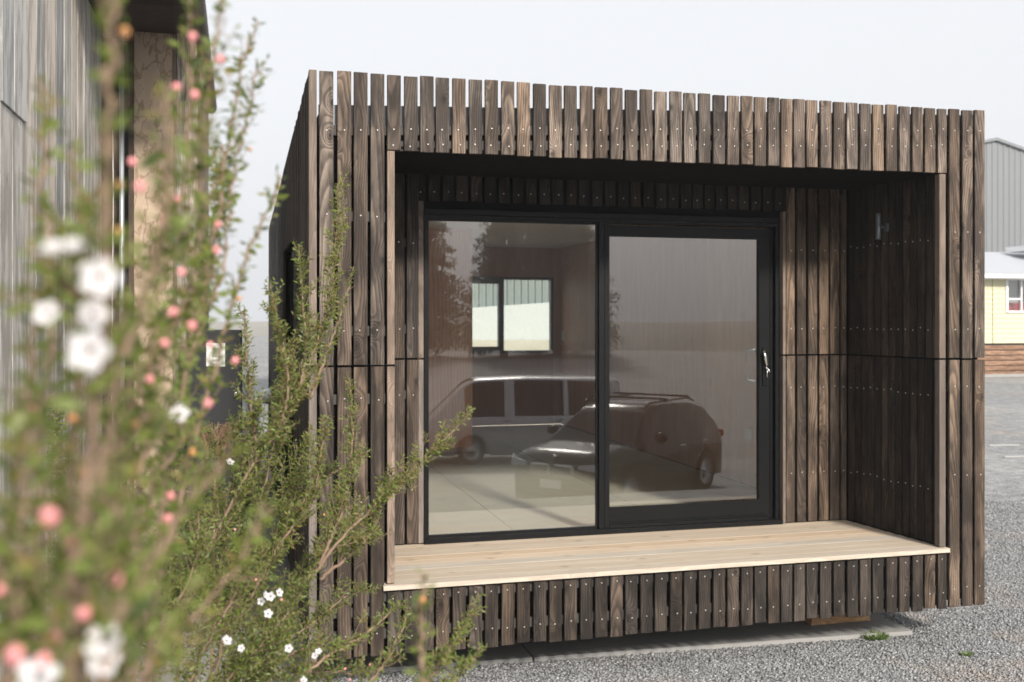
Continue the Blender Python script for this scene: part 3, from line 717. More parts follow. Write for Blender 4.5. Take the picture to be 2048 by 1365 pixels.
        if rails: tubes('roof_rail', [([Vector(loc)+Matrix.Rotation(rz, 3, 'Z') @ Vector(p_) for p_ in ((.35, sgn*hw*.66, 1.53), (.25, sgn*hw*.66, 1.60), (-1.2, sgn*hw*.66, 1.60), (-1.4, sgn*hw*.66, 1.54))], .018)], M['alu'], None, 6)
        if rails:
            o = bpy.data.objects[[x.name for x in COL.objects if x.name.startswith('roof_rail')][-1]]
            o.data.transform(Matrix.Rotation(-rz, 4, 'Z') @ Matrix.Translation(-Vector(loc))); o.parent = c
    if rails:
        for x_ in (-.15, -.95): link('roof_bar', box_mesh(.07, Wd*.8, .035, .01, M['alu']), None, c, (x_, 0, 1.645))
    if kidney:
        for sgn in (1, -1):
            gr = link('grille', box_mesh(.05, .36, .19, .03, M['chrome']), None, c, (xf+.0, sgn*.205, .72))
            link('grille_core', box_mesh(.05, .32, .155, .02, M['alu']), None, gr, (.006, 0, 0))
            for k3 in range(7): link('grille_bar', box_mesh(.02, .012, .15, 0, M['chrome']), None, gr, (.03, -.14+k3*.047, 0))
        em = lathe('badge', [(.0, .02), (.028, .018), (.04, .012), (.041, .0)], M['chrome'], c, (xf-.10, 0, .915), 16)
        link('lower_intake', box_mesh(.05, 1.1, .16, .03, M['alu']), None, c, (xf-.0, 0, .42))
        link('number_plate', box_mesh(.02, .36, .125, .0, M['plate']), None, c, (xf+.035, 0, .52))
    else:
        link('grille', box_mesh(.04, .8, .1, .02, M['alu']), None, c, (xf-.0, 0, sp['hl']-.14))
        link('number_plate', box_mesh(.02, .36, .125, .0, M['plate']), None, c, (xf+.02, 0, .42))
    return c
SUV = dict(L=4.45, W=1.82, bot=.24, wr=.35, wx=(1.38, -1.29), belt=[(-2.22, .70), (-2.1, .98), (-1.0, .99), (.75, .985), (1.3, 1.0), (1.9, .93), (2.12, .84), (2.225, .68)],
           wid=[(-2.225, .80), (-2.05, .95), (-1.2, 1), (1.2, 1), (1.8, .95), (2.1, .84), (2.225, .72)], glass=(-2.12, 1.12), roof=[(-2.12, 1.02), (-1.72, 1.46), (-1.3, 1.535), (-.3, 1.575), (.2, 1.545), (.45, 1.46), (1.12, .99)],
           win=((-1.75, -1.18), (-1.1, -.25), (-.17, .62)), hl=.80, mir=.62, handles=(-.35, -1.2))
HATCH = dict(L=4.2, W=1.74, bot=.2, wr=.31, wx=(1.28, -1.25), belt=[(-2.1, .66), (-1.98, .92), (-1.0, .93), (.75, .90), (1.2, .87), (1.8, .76), (2.02, .64), (2.1, .52)],
           wid=[(-2.1, .80), (-1.9, .95), (-1.2, 1), (1.2, 1), (1.7, .95), (1.98, .84), (2.1, .72)], glass=(-2.0, 1.15), roof=[(-2.0, .95), (-1.6, 1.36), (-1.2, 1.42), (-.3, 1.455), (.2, 1.43), (.45, 1.36), (1.15, .91)],
           win=((-1.5, -1.1), (-1.02, -.2), (-.12, .65)), hl=.70, mir=.62, handles=(-.3, -1.15))
VAN = dict(L=4.9, W=1.7, bot=.22, wr=.32, wx=(1.25, -1.35), belt=[(-2.45, .7), (-2.4, 1.12), (-1.0, 1.14), (1.3, 1.12), (1.7, 1.05), (2.2, .95), (2.4, .80), (2.45, .6)],
           wid=[(-2.45, .94), (-2.3, .99), (-1.2, 1), (1.5, 1), (2.1, .97), (2.35, .9), (2.45, .8)], glass=(-2.42, 2.2), roof=[(-2.42, 1.2), (-2.36, 1.86), (-2.1, 1.95), (0, 1.99), (1.1, 1.95), (1.35, 1.86), (2.2, 1.0)],
           win=((-2.1, -1.0), (-.92, .25), (.42, 1.35)), hl=.78, mir=1.5, handles=(.4, -.8))
LOWZ = GZ-1.1
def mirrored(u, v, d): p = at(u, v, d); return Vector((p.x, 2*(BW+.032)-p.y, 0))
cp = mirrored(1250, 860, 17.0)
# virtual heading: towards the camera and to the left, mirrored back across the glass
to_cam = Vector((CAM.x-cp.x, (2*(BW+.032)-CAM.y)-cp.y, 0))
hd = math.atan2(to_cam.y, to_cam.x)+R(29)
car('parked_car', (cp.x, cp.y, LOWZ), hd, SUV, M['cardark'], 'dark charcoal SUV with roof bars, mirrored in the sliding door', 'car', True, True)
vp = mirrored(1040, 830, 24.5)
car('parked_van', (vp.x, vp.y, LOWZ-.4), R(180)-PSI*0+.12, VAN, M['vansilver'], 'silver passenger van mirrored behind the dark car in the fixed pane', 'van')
hc = at(512, 760, 10.8)
car('parked_car', (-.98, 6.75, -.2), R(-92), HATCH, M['carwhite'], 'white hatchback parked between old shed and cabin, behind the shrub', 'car')

# ------------------------------------------------------------------ buildings behind and to the right
def corrugated(name, x0, x1, y, z0, ztop, mat, parent, pitch=.2, depth=.035):
    """ribbed sheet standing at y, ztop may be a function of x"""
    off = wloc(parent) if parent else Vector((0, 0, 0)); V, F = [], []; x = x0; k = 0
    zt = ztop if callable(ztop) else (lambda q: ztop)
    while x < x1-1e-6:
        for fx, dy in ((0, 0), (.5, 0), (.62, -depth), (.88, -depth)):
            xx = min(x1, x+fx*pitch); V += [(xx, y+dy, z0), (xx, y+dy, zt(xx))]
        x += pitch
    V += [(x1, y, z0), (x1, y, zt(x1))]
    F = [(2*i, 2*i+2, 2*i+3, 2*i+1) for i in range(len(V)//2-1)]
    return poly(name, [Vector(v)-off for v in V], F, mat, parent)
bs = tag(empty('metal_shed', (4.7, 14.2, GZ)), 'green-grey ribbed metal shed on a white wall, seen through the rear window', 'shed')
lz = lambda x: 1.842+(x-3.92)*.069
V = [(1.5, 14, GZ), (10, 14, GZ), (10, 14, lz(10)), (1.5, 14, lz(1.5)), (1.5, 14.3, GZ), (10, 14.3, GZ), (10, 14.3, lz(10)), (1.5, 14.3, lz(1.5))]
poly('base_wall', [Vector(v)-Vector((4.7, 14.2, GZ)) for v in V], [(0, 1, 2, 3), (3, 2, 6, 7), (1, 5, 6, 2), (0, 3, 7, 4)], M['concwhite'], bs)
corrugated('wall_sheet', 1.5, 10, 14.16, 1.5, 4.6, M['greenmetal'], bs, .14, .03)
boxes('roof', [(1.4, 10.1, 13.9, 20, 4.6, 4.7)], M['roofgrey'], bs)
boxes('end_wall', [(1.5, 1.6, 14.31, 19.9, GZ, 4.6)], M['greenmetal'], bs); boxes('end_wall', [(9.9, 10, 14.31, 19.9, GZ, 4.6)], M['greenmetal'], bs)
tag(poly('sand_bank', [(1.2, 13.98, 1.24), (10, 13.98, 1.2), (10, 11.5, .75), (1.2, 11.5, .72), (10, 10.2, GZ), (1.2, 10.2, GZ)], [(0, 3, 2, 1), (3, 5, 4, 2)], plain('sandy_earth', (.50, .45, .36), .9, 0, .2, 1.5)), kind='structure')

big = tag(empty('grey_barn', (36, 40, GZ)), 'tall foggy grey ribbed metal barn with a low gable behind the yellow house', 'barn')
pk = onY(1990, 283, 36)
gz = lambda x: pk.z-(x-pk.x)*.262 if x > pk.x else pk.z-(pk.x-x)*.21
corrugated('gable_wall', pk.x-9, pk.x+9, 36, GZ, gz, M['shedmetal'], big, .32, .035)
ov = Vector((36, 40, GZ))
for nm, xa, xb in (('roof', pk.x-9.3, pk.x), ('roof', pk.x, pk.x+9.3)):
    V = [(xa, 35.85, gz(xa)+.02), (xb, 35.85, gz(xb)+.02), (xb, 58, gz(xb)+.02), (xa, 58, gz(xa)+.02)]
    V += [(x, y_, z+.14) for x, y_, z in V]
    poly(nm, [Vector(v)-ov for v in V], [(3, 2, 1, 0), (4, 5, 6, 7), (0, 1, 5, 4), (1, 2, 6, 5), (2, 3, 7, 6), (3, 0, 4, 7)], M['shedmetal'], big)
boxes('side_wall', [(pk.x-9, pk.x-8.9, 36.05, 58, GZ, 7.4)], M['shedmetal'], big); boxes('side_wall', [(pk.x+8.9, pk.x+9, 36.05, 58, GZ, 7.0)], M['shedmetal'], big)

HY = 22.7; hx0, hx1 = 20.2, 31.0
house = tag(empty('yellow_house', (25.5, 25.5, GZ)), 'pale yellow weatherboard house with grey roof beyond the gravel yard', 'house')
hb = lambda name, lst, mat: boxes(name, lst, M[mat], house)
zb = onY(1980, 687, HY).z; ze = onY(1980, 556, HY).z; zg = GZ
wxa, wxb = onY(2014, 600, HY).x, onY(2014, 600, HY).x+1.15; wza, wzb = onY(2014, 623, HY).z, onY(2014, 558, HY).z
hb('wall', [(hx0, wxa, HY+.03, HY+.1, zb, ze), (wxb, hx1, HY+.03, HY+.1, zb, ze), (wxa, wxb, HY+.03, HY+.1, zb, wza), (wxa, wxb, HY+.03, HY+.1, wzb, ze)], 'yellow')
for i in range(14):
    z0 = zb+i*.158
    if z0 > ze-.02: break
    segs = [(hx0, wxa-.05), (wxb+.05, hx1)] if z0+.15 > wza and z0 < wzb else [(hx0, hx1)]
    for xa, xb in segs:
        off = Vector((25.5, 25.5, GZ)); z1 = min(z0+.162, ze)
        V = [(xa, HY, z0), (xb, HY, z0), (xb, HY+.022, z1), (xa, HY+.022, z1), (xa, HY+.029, z0), (xb, HY+.029, z0)]
        poly('weatherboard', [Vector(v)-off for v in V], [(0, 1, 2, 3), (4, 5, 1, 0), (0, 3, 4), (1, 5, 2)], M['yellow'], house)
fr_ = hb('window_frame', [(wxa-.05, wxa+.03, HY-.03, HY+.08, wza-.05, wzb), (wxb-.03, wxb+.05, HY-.03, HY+.08, wza-.05, wzb), (wxa, wxb, HY-.03, HY+.08, wza-.05, wza+.02), (wxa, wxb, HY-.03, HY+.08, wzb-.05, wzb),
     (wxa+.52, wxa+.57, HY-.02, HY+.07, wza, wzb), (wxa+.03, wxa+.52, HY-.02, HY+.07, wza+.37, wza+.42)], 'white')
pane('window_pane', wxa, wxb, HY+.06, wza, wzb, fr_)
hb('room_shade', [(wxa-.2, wxb+.2, HY+.6, HY+.65, wza-.2, wzb+.2)], 'print')
hb('sill_cloth', [(wxa, wxb, HY+.3, HY+.35, wza, wza+.28)], 'redlamp')
hb('corner_board', [(onY(1987, 600, HY).x-.03, onY(1987, 600, HY).x+.03, HY-.02, HY+.0, zb, ze)], 'yellow')
hb('gutter', [(hx0-.4, hx1+.4, HY-.45, HY-.33, ze-.02, ze+.1)], 'white')
hb('fascia_board', [(hx0-.4, hx1+.4, HY-.32, HY-.29, ze-.06, ze+.12)], 'white')
hb('eave_soffit', [(hx0-.4, hx1+.4, HY-.29, HY+.04, ze+.001, ze+.02)], 'white')
rz_ = onY(2000, 505, 26.0).z
V = [(hx0-.5, HY-.42, ze+.11), (hx1+.5, HY-.42, ze+.11), (hx1+.5, 26, rz_), (hx0-.5, 26, rz_), (hx1+.5, 29.3, ze+.11), (hx0-.5, 29.3, ze+.11)]
poly('roof', [Vector(v)-Vector((25.5, 25.5, GZ)) for v in V], [(0, 1, 2, 3), (3, 2, 4, 5)], M['roofgrey'], house)
for i in range(6):
    z0 = zg+.05+i*.165
    hb('base_slat', [(hx0, hx1, HY+.005, HY+.03, z0, z0+.135)], 'slat').color = (1, 1, 1, 1)
hb('base_post', [(hx0+.1, hx1-.1, HY+.05, HY+.1, zg, zb)], 'darkroom'); hb('foundation_strip', [(hx0, hx1, HY-.01, HY+.004, zg, zg+.09)], 'conc')
hb('end_wall', [(hx0, hx0+.1, HY+.11, 29, zg, ze), (hx1-.1, hx1, HY+.11, 29, zg, ze)], 'yellow')
bg_ = onY(2036, 493, 25)
hb('porch_gable', [(bg_.x, bg_.x+2.2, 24.2, 25.6, bg_.z-.18, bg_.z)], 'white')
# thin white strips lying flat on the yard
for (ua, va, ub, vb, lab) in ((1978, 893, 2038, 892, 'thin white strip lying far out on the gravel yard'), (2008, 916, 2075, 914, 'wider white strip lying on the gravel, nearer than the thin one')):
    a, b = onZ(ua, va, GZ), onZ(ub, vb, GZ)
    dv = b-a; L_ = dv.length; o = link('white_strip', box_mesh(L_, .03, .02, .002, M['palestrip']), None, None, (a+b)/2+Vector((0, 0, .012))); o.rotation_euler = (0, 0, math.atan2(dv.y, dv.x)); tag(o, lab, 'batten')

# ------------------------------------------------------------------ foliage builder
class Foliage:
    def __init__(s): s.P, s.D, s.N, s.L, s.sh, s.tub = [], [], [], [], [], []
    def leaves(s, pts, L, spacing, shade=.5, start=0.0):
        pts = np.asarray(pts); seg = np.linalg.norm(np.diff(pts, axis=0), axis=1); cum = np.concatenate([[0], np.cumsum(seg)]); T = cum[-1]
        n = max(2, int(T*(1-start)/spacing)); t = np.linspace(T*start, T, n)
        p = np.stack([np.interp(t, cum, pts[:, k]) for k in range(3)], 1)
        tg = np.gradient(p, axis=0); tg /= np.linalg.norm(tg, axis=1)[:, None]+1e-9
        ref = RNG.normal(size=3); u = np.cross(tg, ref); u /= np.linalg.norm(u, axis=1)[:, None]+1e-9; w = np.cross(tg, u)
        a = np.arange(n)*2.4+RNG.random()*6; rad = np.cos(a)[:, None]*u+np.sin(a)[:, None]*w
        d = tg*RNG.uniform(.35, .9, (n, 1))+rad+RNG.normal(size=(n, 3))*.2; d /= np.linalg.norm(d, axis=1)[:, None]
        nn = np.cross(d, RNG.normal(size=(n, 3))); nn /= np.linalg.norm(nn, axis=1)[:, None]+1e-9
        s.P.append(p); s.D.append(d); s.N.append(nn); s.L.append(L*RNG.uniform(.6, 1.25, n)*np.linspace(1.05, .7, n))
        s.sh.append(np.clip(RNG.normal(shade, .2, n), 0, 1))
    def tube(s, pts, r0, r1): s.tub.append((pts, np.linspace(r0, r1, len(pts))))
    def build(s, parent, leafmat, wratio=.26, bark='bark'):
        P, D, N, L, sh = map(np.concatenate, (s.P, s.D, s.N, s.L, s.sh)); n = len(P); off = np.array(wloc(parent))
        w = np.cross(D, N); L_ = L[:, None]
        V = np.stack([P, P+D*L_*.5+w*L_*wratio*.5+N*L_*.05, P+D*L_, P+D*L_*.5-w*L_*wratio*.5+N*L_*.05], 1).reshape(-1, 3)-off
        F = (np.array([0, 1, 2, 3])[None]+(np.arange(n)*4)[:, None])
        me = bpy.data.meshes.new('foliage'); me.vertices.add(len(V)); me.vertices.foreach_set('co', V.ravel())
        me.loops.add(F.size); me.loops.foreach_set('vertex_index', F.ravel()); me.polygons.add(n); me.polygons.foreach_set('loop_start', np.arange(n)*4)
        A = me.attributes.new('shade', 'FLOAT', 'POINT'); A.data.foreach_set('value', np.repeat(sh, 4)); me.update()
        link('foliage', me, leafmat, parent)
        tubes('branches', s.tub, M[bark], parent, 5)
        return n
def spline(pts, n):
    pts = np.asarray([tuple(p) for p in pts], float)
    if len(pts) == 2: return pts[0]+(pts[1]-pts[0])*np.linspace(0, 1, n)[:, None]
    P = np.concatenate([[2*pts[0]-pts[1]], pts, [2*pts[-1]-pts[-2]]]); out = []
    m = len(pts)-1
    for t in np.linspace(0, m-1e-6, n):
        i = int(t); f = t-i; a, b, c, d = P[i:i+4]
        out.append(.5*((2*b)+(-a+c)*f+(2*a-5*b+4*c-d)*f*f+(-a+3*b-3*c+d)*f**3))
    return np.array(out)
def stem(fo, pts, r0=.004, r1=.0008, twig=.10, gap=.022, leaf=.010, lsp=.0042, start=.12, sub=2, shade=.5, bare=0.0, up=.25):
    ps = spline(pts, 40); ps += RNG.normal(size=ps.shape)*.0012; fo.tube(ps, r0, r1)
    seg = np.linalg.norm(np.diff(ps, axis=0), axis=1); cum = np.concatenate([[0], np.cumsum(seg)]); T = cum[-1]
    fo.leaves(ps, leaf, lsp, shade, max(start, bare, .3)); t = T*start
    while t < T*.97:
        f = t/T; p = np.array([np.interp(t, cum, ps[:, k]) for k in range(3)]); i = min(38, np.searchsorted(cum, t)); tg = ps[i+1]-ps[i]; tg = tg/(np.linalg.norm(tg)+1e-9)
        r = RNG.normal(size=3); r -= tg*np.dot(r, tg); r /= np.linalg.norm(r)+1e-9
        d = tg*RNG.uniform(.6, 1.1)+r*RNG.uniform(.5, .9)+np.array([0, 0, up]); d /= np.linalg.norm(d)
        Lt = twig*(1.05-.78*f)*RNG.uniform(.45, 1.25)
        e = p+d*Lt+tg*Lt*.25+np.array([0, 0, Lt*.12]); tw = spline([p, p+d*Lt*.5, e], 7); fo.tube(tw, max(r1*.8, r0*.24*(1-f*.6)), .0003)
        if RNG.random() > bare: fo.leaves(tw, leaf, lsp, np.clip(shade+RNG.normal()*.12, 0, 1), .1)
        for _ in range(sub):
            if Lt < .03: break
            g = RNG.uniform(.25, .8); q = p+(e-p)*g; r2 = RNG.normal(size=3); d2 = d*.8+r2*.45+np.array([0, 0, up*.6]); d2 /= np.linalg.norm(d2)
            tw2 = spline([q, q+d2*Lt*RNG.uniform(.25, .5)], 4); fo.tube(tw2, .0004, .0002); fo.leaves(tw2, leaf*.92, lsp, np.clip(shade+.1+RNG.normal()*.12, 0, 1), .05)
        t += gap*RNG.uniform(.5, 1.5)*(1.1-.5*f)

# flowers and buds
def flower_mesh():
    bm = bmesh.new()
    for k in range(5):
        a = 2*math.pi*k/5; ca, sa = math.cos(a), math.sin(a); L = .0072
        pr = [(0.0012, 0, .0004), (.3, .22, .0003), (.62, .40, .0008), (.9, .27, .0012), (1.0, 0, .001), (.9, -.27, .0012), (.62, -.40, .0008), (.3, -.22, .0003)]
        vs_ = []
        for i, (x, y_, z) in enumerate(pr):
            x = x*L if i else x; y_ = y_*L
            vs_.append(bm.verts.new((x*ca-y_*sa, x*sa+y_*ca, z+.12*x)))
        bm.faces.new(vs_)
    me = bpy.data.meshes.new('flower'); bm.to_mesh(me); bm.free(); me.materials.append(M['petal']); return me
def bud_mesh(mat):
    bm = bmesh.new(); bmesh.ops.create_icosphere(bm, subdivisions=2, radius=.0026, matrix=Matrix.Diagonal((1, 1, 1.15, 1)))
    for v in bm.verts:
        if v.co.z < -.001: v.co.x *= .7; v.co.y *= .7
    me = bpy.data.meshes.new('flower_bud'); bm.to_mesh(me); bm.free(); me.materials.append(M[mat])
    for p_ in me.polygons: p_.use_smooth = True
    return me
FM = flower_mesh(); BM_ = bud_mesh('bud'); BO = bud_mesh('budo')
def _eye():
    bm = bmesh.new(); bmesh.ops.create_icosphere(bm, subdivisions=1, radius=.0009, matrix=Matrix.Diagonal((1, 1, .6, 1))); me = bpy.data.meshes.new('flower_centre'); bm.to_mesh(me); bm.free(); me.materials.append(M['eye']); return me
EY = _eye()
def add_flower(parent, p, scale=1.0, tiltv=None):
    o = link('flower', FM, None, parent, Vector(p)-wloc(parent)); o.scale = (scale,)*3
    d = (CAM-Vector(p)).normalized()+Vector((random.uniform(-.9, .9), random.uniform(-.6, .6), random.uniform(-.2, 1.1)))
    if tiltv is not None: d = Vector(tiltv)
    o.rotation_euler = d.to_track_quat('Z', 'Y').to_euler()
    e = link('flower_centre', EY, None, o, (0, 0, .0009))
def add_bud(parent, p, amber=False, scale=1.0):
    o = link('flower_bud', BO if amber else BM_, None, parent, Vector(p)-wloc(parent)); o.scale = (scale,)*3
    o.rotation_euler = (random.uniform(-.7, .7), random.uniform(-.7, .7), 0)

# ------------------------------------------------------------------ mid shrub, leaning on the cabin corner
b2 = at(470, 1500, 2.1)
shrub = tag(empty('manuka_shrub', (b2.x, b2.y, GZ)), 'sharp green tea tree shrub leaning across the left corner of the cabin', 'shrub')
fo = Foliage()
def P3(lst): return [at(*q) for q in lst]
root = lambda du=0, dd=0: (b2.x+du, b2.y+dd, GZ)
S2 = [  # (path of u, v, distance), twig length, bare part
 ([(330, 1260, 1.85), (377, 1169, 1.85), (440, 1050, 1.86), (515, 915, 1.88), (560, 860, 1.9), (600, 775, 1.92), (632, 690, 1.95), (655, 600, 1.97), (672, 480, 2.0), (682, 345, 2.02)], .075, .35),
 ([(560, 862, 1.9), (575, 780, 1.88), (566, 690, 1.87), (550, 620, 1.86), (541, 566, 1.86)], .06, 0),
 ([(600, 775, 1.92), (612, 690, 1.93), (604, 590, 1.94), (598, 492, 1.95)], .06, 0),
 ([(600, 1180, 1.9), (640, 1130, 1.9), (700, 1060, 1.92), (760, 1005, 1.95), (805, 960, 1.97), (860, 905, 2.0), (905, 865, 2.02), (945, 820, 2.04)], .075, .3),
 ([(640, 1130, 1.9), (690, 1000, 1.95), (705, 880, 1.97), (700, 760, 2.0)], .05, .2),
 ([(620, 800, 1.94), (660, 690, 1.98), (690, 600, 2.0), (706, 535, 2.02)], .03, .5),
 ([(520, 930, 1.9), (505, 830, 1.86), (495, 720, 1.84), (486, 618, 1.83)], .055, 0),
 ([(560, 1400, 1.7), (640, 1325, 1.72), (730, 1270, 1.76), (780, 1225, 1.8), (812, 1212, 1.82)], .05, .3),
 ([(690, 1420, 1.65), (760, 1340, 1.68), (800, 1270, 1.7), (818, 1215, 1.72)], .04, .3),
 ([(800, 1440, 1.6), (880, 1330, 1.65), (925, 1255, 1.7), (957, 1188, 1.72)], .06, .1),
 ([(840, 1420, 1.6), (905, 1365, 1.62), (945, 1320, 1.64), (965, 1290, 1.66)], .05, .1),
 ([(420, 1450, 1.9), (520, 1330, 1.95), (620, 1250, 2.0), (700, 1190, 2.04), (758, 1175, 2.06)], .08, .1),
 ([(430, 1420, 1.95), (520, 1290, 2.0), (600, 1160, 2.05), (660, 1060, 2.1), (690, 960, 2.12)], .10, 0),
 ([(400, 1400, 2.0), (470, 1250, 2.05), (540, 1110, 2.1), (585, 980, 2.15), (610, 870, 2.2)], .11, 0),
 ([(420, 1400, 1.9), (460, 1230, 1.95), (500, 1090, 2.0), (530, 970, 2.05), (560, 830, 2.08), (575, 700, 2.1)], .11, 0),
 ([(380, 1400, 2.0), (420, 1220, 2.05), (455, 1060, 2.1), (470, 930, 2.12), (478, 830, 2.14)], .11, 0),
 ([(350, 1400, 2.1), (370, 1200, 2.15), (400, 1050, 2.2), (420, 940, 2.22), (430, 870, 2.24)], .11, 0),
 ([(300, 1420, 2.0), (320, 1230, 2.05), (340, 1080, 2.08), (345, 950, 2.1), (330, 850, 2.1)], .11, 0),
 ([(240, 1420, 2.0), (255, 1230, 2.0), (260, 1050, 2.02), (250, 900, 2.04), (230, 780, 2.05)], .11, 0),
 ([(180, 1420, 2.0), (170, 1250, 2.0), (150, 1100, 2.02), (120, 930, 2.04), (110, 800, 2.05)], .10, 0),
 ([(430, 1450, 1.8), (500, 1370, 1.8), (580, 1310, 1.82), (650, 1290, 1.84)], .09, 0),
 ([(400, 1460, 1.75), (450, 1370, 1.75), (520, 1290, 1.76), (580, 1220, 1.78), (620, 1150, 1.8)], .10, 0),
 ([(340, 1470, 1.7), (380, 1360, 1.7), (430, 1260, 1.72), (480, 1170, 1.74), (505, 1080, 1.76)], .11, 0),
 ([(330, 1480, 1.75), (400, 1400, 1.75), (520, 1360, 1.78), (640, 1345, 1.8), (720, 1350, 1.82)], .08, 0),
 ([(270, 1450, 1.7), (300, 1330, 1.7), (350, 1220, 1.72), (390, 1120, 1.74), (400, 1010, 1.75)], .11, 0),
 ([(500, 1200, 1.95), (560, 1090, 1.95), (620, 1010, 1.97), (640, 920, 1.98), (650, 830, 2.0)], .07, .1),
 ([(545, 1120, 2.1), (590, 1030, 2.12), (640, 960, 2.14), (700, 930, 2.15), (740, 900, 2.16)], .06, .1),
 ([(640, 1160, 1.95), (700, 1110, 1.96), (745, 1060, 1.98), (770, 990, 2.0), (780, 930, 2.0)], .06, .1)]
for pts, tw, bare in S2:
    stem(fo, P3(pts), r0=.0036, r1=.0008, twig=tw, gap=.0085, leaf=.0128, lsp=.0029, start=.1, sub=4, shade=random.uniform(.35, .65), bare=bare*.5)
for du, dd, i in ((0, 0, 12), (-.05, .05, 13), (.02, -.04, 20), (-.1, 0, 16), (-.16, .03, 18), (-.05, -.1, 22), (.06, -.08, 8)):
    fo.tube(spline([root(du*.4, dd*.4), tuple((Vector(root(du, dd))+P3(S2[i][0])[0])/2), P3(S2[i][0])[0]], 8), .009, .005)
NL = fo.build(shrub, M['leaf'], .31)
for u, v, d in ((460, 925, 1.75), (530, 1190, 1.62), (541, 1193, 1.63), (536, 1228, 1.6), (453, 1282, 1.3), (483, 1297, 1.5), (578, 1297, 1.58), (630, 1312, 1.6), (637, 1304, 1.6), (606, 1362, 1.5), (523, 1203, 1.64), (558, 1186, 1.66)):
    add_flower(shrub, at(u, v, d), random.uniform(.72, 1.08))
for u, v, d in ((563, 1200, 1.7), (690, 1338, 1.7), (597, 800, 1.88), (583, 822, 1.88), (740, 1330, 1.72), (648, 1030, 1.9), (512, 1160, 1.7), (470, 1060, 1.8), (455, 1150, 1.7), (700, 1360, 1.7)):
    add_bud(shrub, at(u, v, d), random.random() < .3, .8)

# ------------------------------------------------------------------ near shrub, out of focus in front of the lens
b1 = at(180, 1365, .62)
near = tag(empty('manuka_shrub', (b1.x, b1.y, GZ)), 'blurred near tea tree branches with pink buds and white flowers, left foreground', 'shrub')
fn = Foliage()
S1 = [
 ([(150, 1500, .45), (190, 1100, .45), (230, 780, .46), (300, 560, .47), (335, 420, .47), (345, 300, .47), (330, 170, .48)], .05, .3, .0035),
 ([(120, 1500, .40), (150, 1150, .40), (190, 800, .40), (215, 450, .40), (212, 200, .40), (235, -40, .40)], .035, .55, .0042),
 ([(60, 1500, .5), (70, 1150, .5), (85, 850, .52), (100, 600, .54), (88, 380, .55), (82, 150, .56)], .04, .2, .003),
 ([(100, 1500, .55), (130, 1150, .55), (150, 850, .56), (160, 600, .57), (155, 420, .58), (150, 300, .58)], .045, .2, .003),
 ([(250, 1450, .6), (270, 1150, .62), (290, 850, .64), (310, 640, .66), (345, 480, .68), (370, 330, .7), (385, 150, .7), (375, -20, .7)], .055, .1, .003),
 ([(260, 1450, .8), (310, 1100, .82), (350, 850, .85), (395, 650, .88), (430, 480, .9), (455, 300, .92), (480, 150, .95), (512, 45, .96)], .034, .1, .003),
 ([(270, 1450, .85), (330, 1130, .88), (390, 880, .9), (450, 660, .92), (500, 500, .95), (540, 410, .97), (560, 345, .98)], .032, .3, .003),
 ([(395, 650, .88), (430, 590, .88), (450, 520, .9), (462, 380, .92), (490, 250, .94), (520, 130, .95)], .045, .1, .002),
 ([(350, 850, 1.1), (380, 700, 1.12), (410, 520, 1.15), (430, 400, 1.16), (447, 290, 1.18)], .06, 0, .002),
 ([(290, 850, .64), (335, 700, .66), (380, 560, .68), (400, 430, .7), (410, 260, .72), (430, 100, .73), (445, -20, .74)], .045, .1, .002),
 ([(230, 780, .46), (180, 640, .46), (120, 560, .45), (70, 500, .45)], .05, .1, .002),
 ([(200, 1500, .5), (260, 1250, .5), (330, 1080, .52), (380, 1000, .54), (420, 960, .56), (450, 920, .57)], .04, .2, .003),
 ([(220, 1500, .6), (300, 1330, .62), (400, 1220, .64), (480, 1130, .66), (540, 1010, .68)], .055, .3, .0025),
 ([(20, 1500, .4), (30, 1250, .4), (45, 1050, .4), (60, 900, .41), (40, 760, .42)], .045, .1, .003),
 ([(180, 1500, .38), (210, 1350, .38), (240, 1230, .39), (230, 1100, .40), (250, 980, .41)], .045, .1, .003),
 ([(-40, 1400, .45), (0, 1150, .45), (30, 950, .46), (60, 780, .47), (70, 640, .48)], .045, .1, .003),
 ([(160, 1450, .7), (200, 1150, .72), (230, 950, .74), (290, 800, .76), (320, 690, .78), (330, 600, .8)], .05, 0, .0025),
 ([(200, 1420, .75), (250, 1150, .76), (300, 980, .78), (350, 900, .8), (360, 830, .82)], .055, 0, .0025),
 ([(80, 1420, .7), (110, 1200, .7), (180, 1000, .72), (250, 850, .74), (300, 720, .75)], .065, 0, .0025),
 ([(855, 1560, .72), (848, 1400, .72), (843, 1280, .72), (846, 1150, .72)], .022, .2, .004)]
for pts, tw, bare, r0 in S1:
    stem(fn, P3(pts), r0=r0*.72, r1=.0009, twig=tw, gap=.0135, leaf=.013, lsp=.0036, start=.05, sub=3, shade=random.uniform(.45, .7), bare=bare)
for i, du in ((0, 0), (4, .03), (6, .06), (2, -.08), (13, -.1), (17, .02), (19, .3)):
    a = P3(S1[i][0])[0]; fn.tube(spline([(b1.x+du, b1.y, GZ), ((b1.x+du+a.x)/2, (b1.y+a.y)/2-.02, (GZ+a.z)/2), a], 8), .006, .0035)
NL2 = fn.build(near, M['leaf'], .37)
for u, v, d, sc in ((125, 503, .34, 1.1), (198, 556, .35, .95), (185, 628, .38, .8), (180, 702, .345, 1.05), (356, 828, .68, 1), (208, 1285, .38, 1), (203, 1320, .38, .9), (75, 1352, .36, 1), (95, 628, .42, .8)):
    add_flower(near, at(u, v, d), sc, (CAM-at(u, v, d)).normalized()*(.35 if v == 503 else 1)+Vector((random.uniform(-.5, .5), 0, .9 if v == 503 else random.uniform(-.1, .6))))
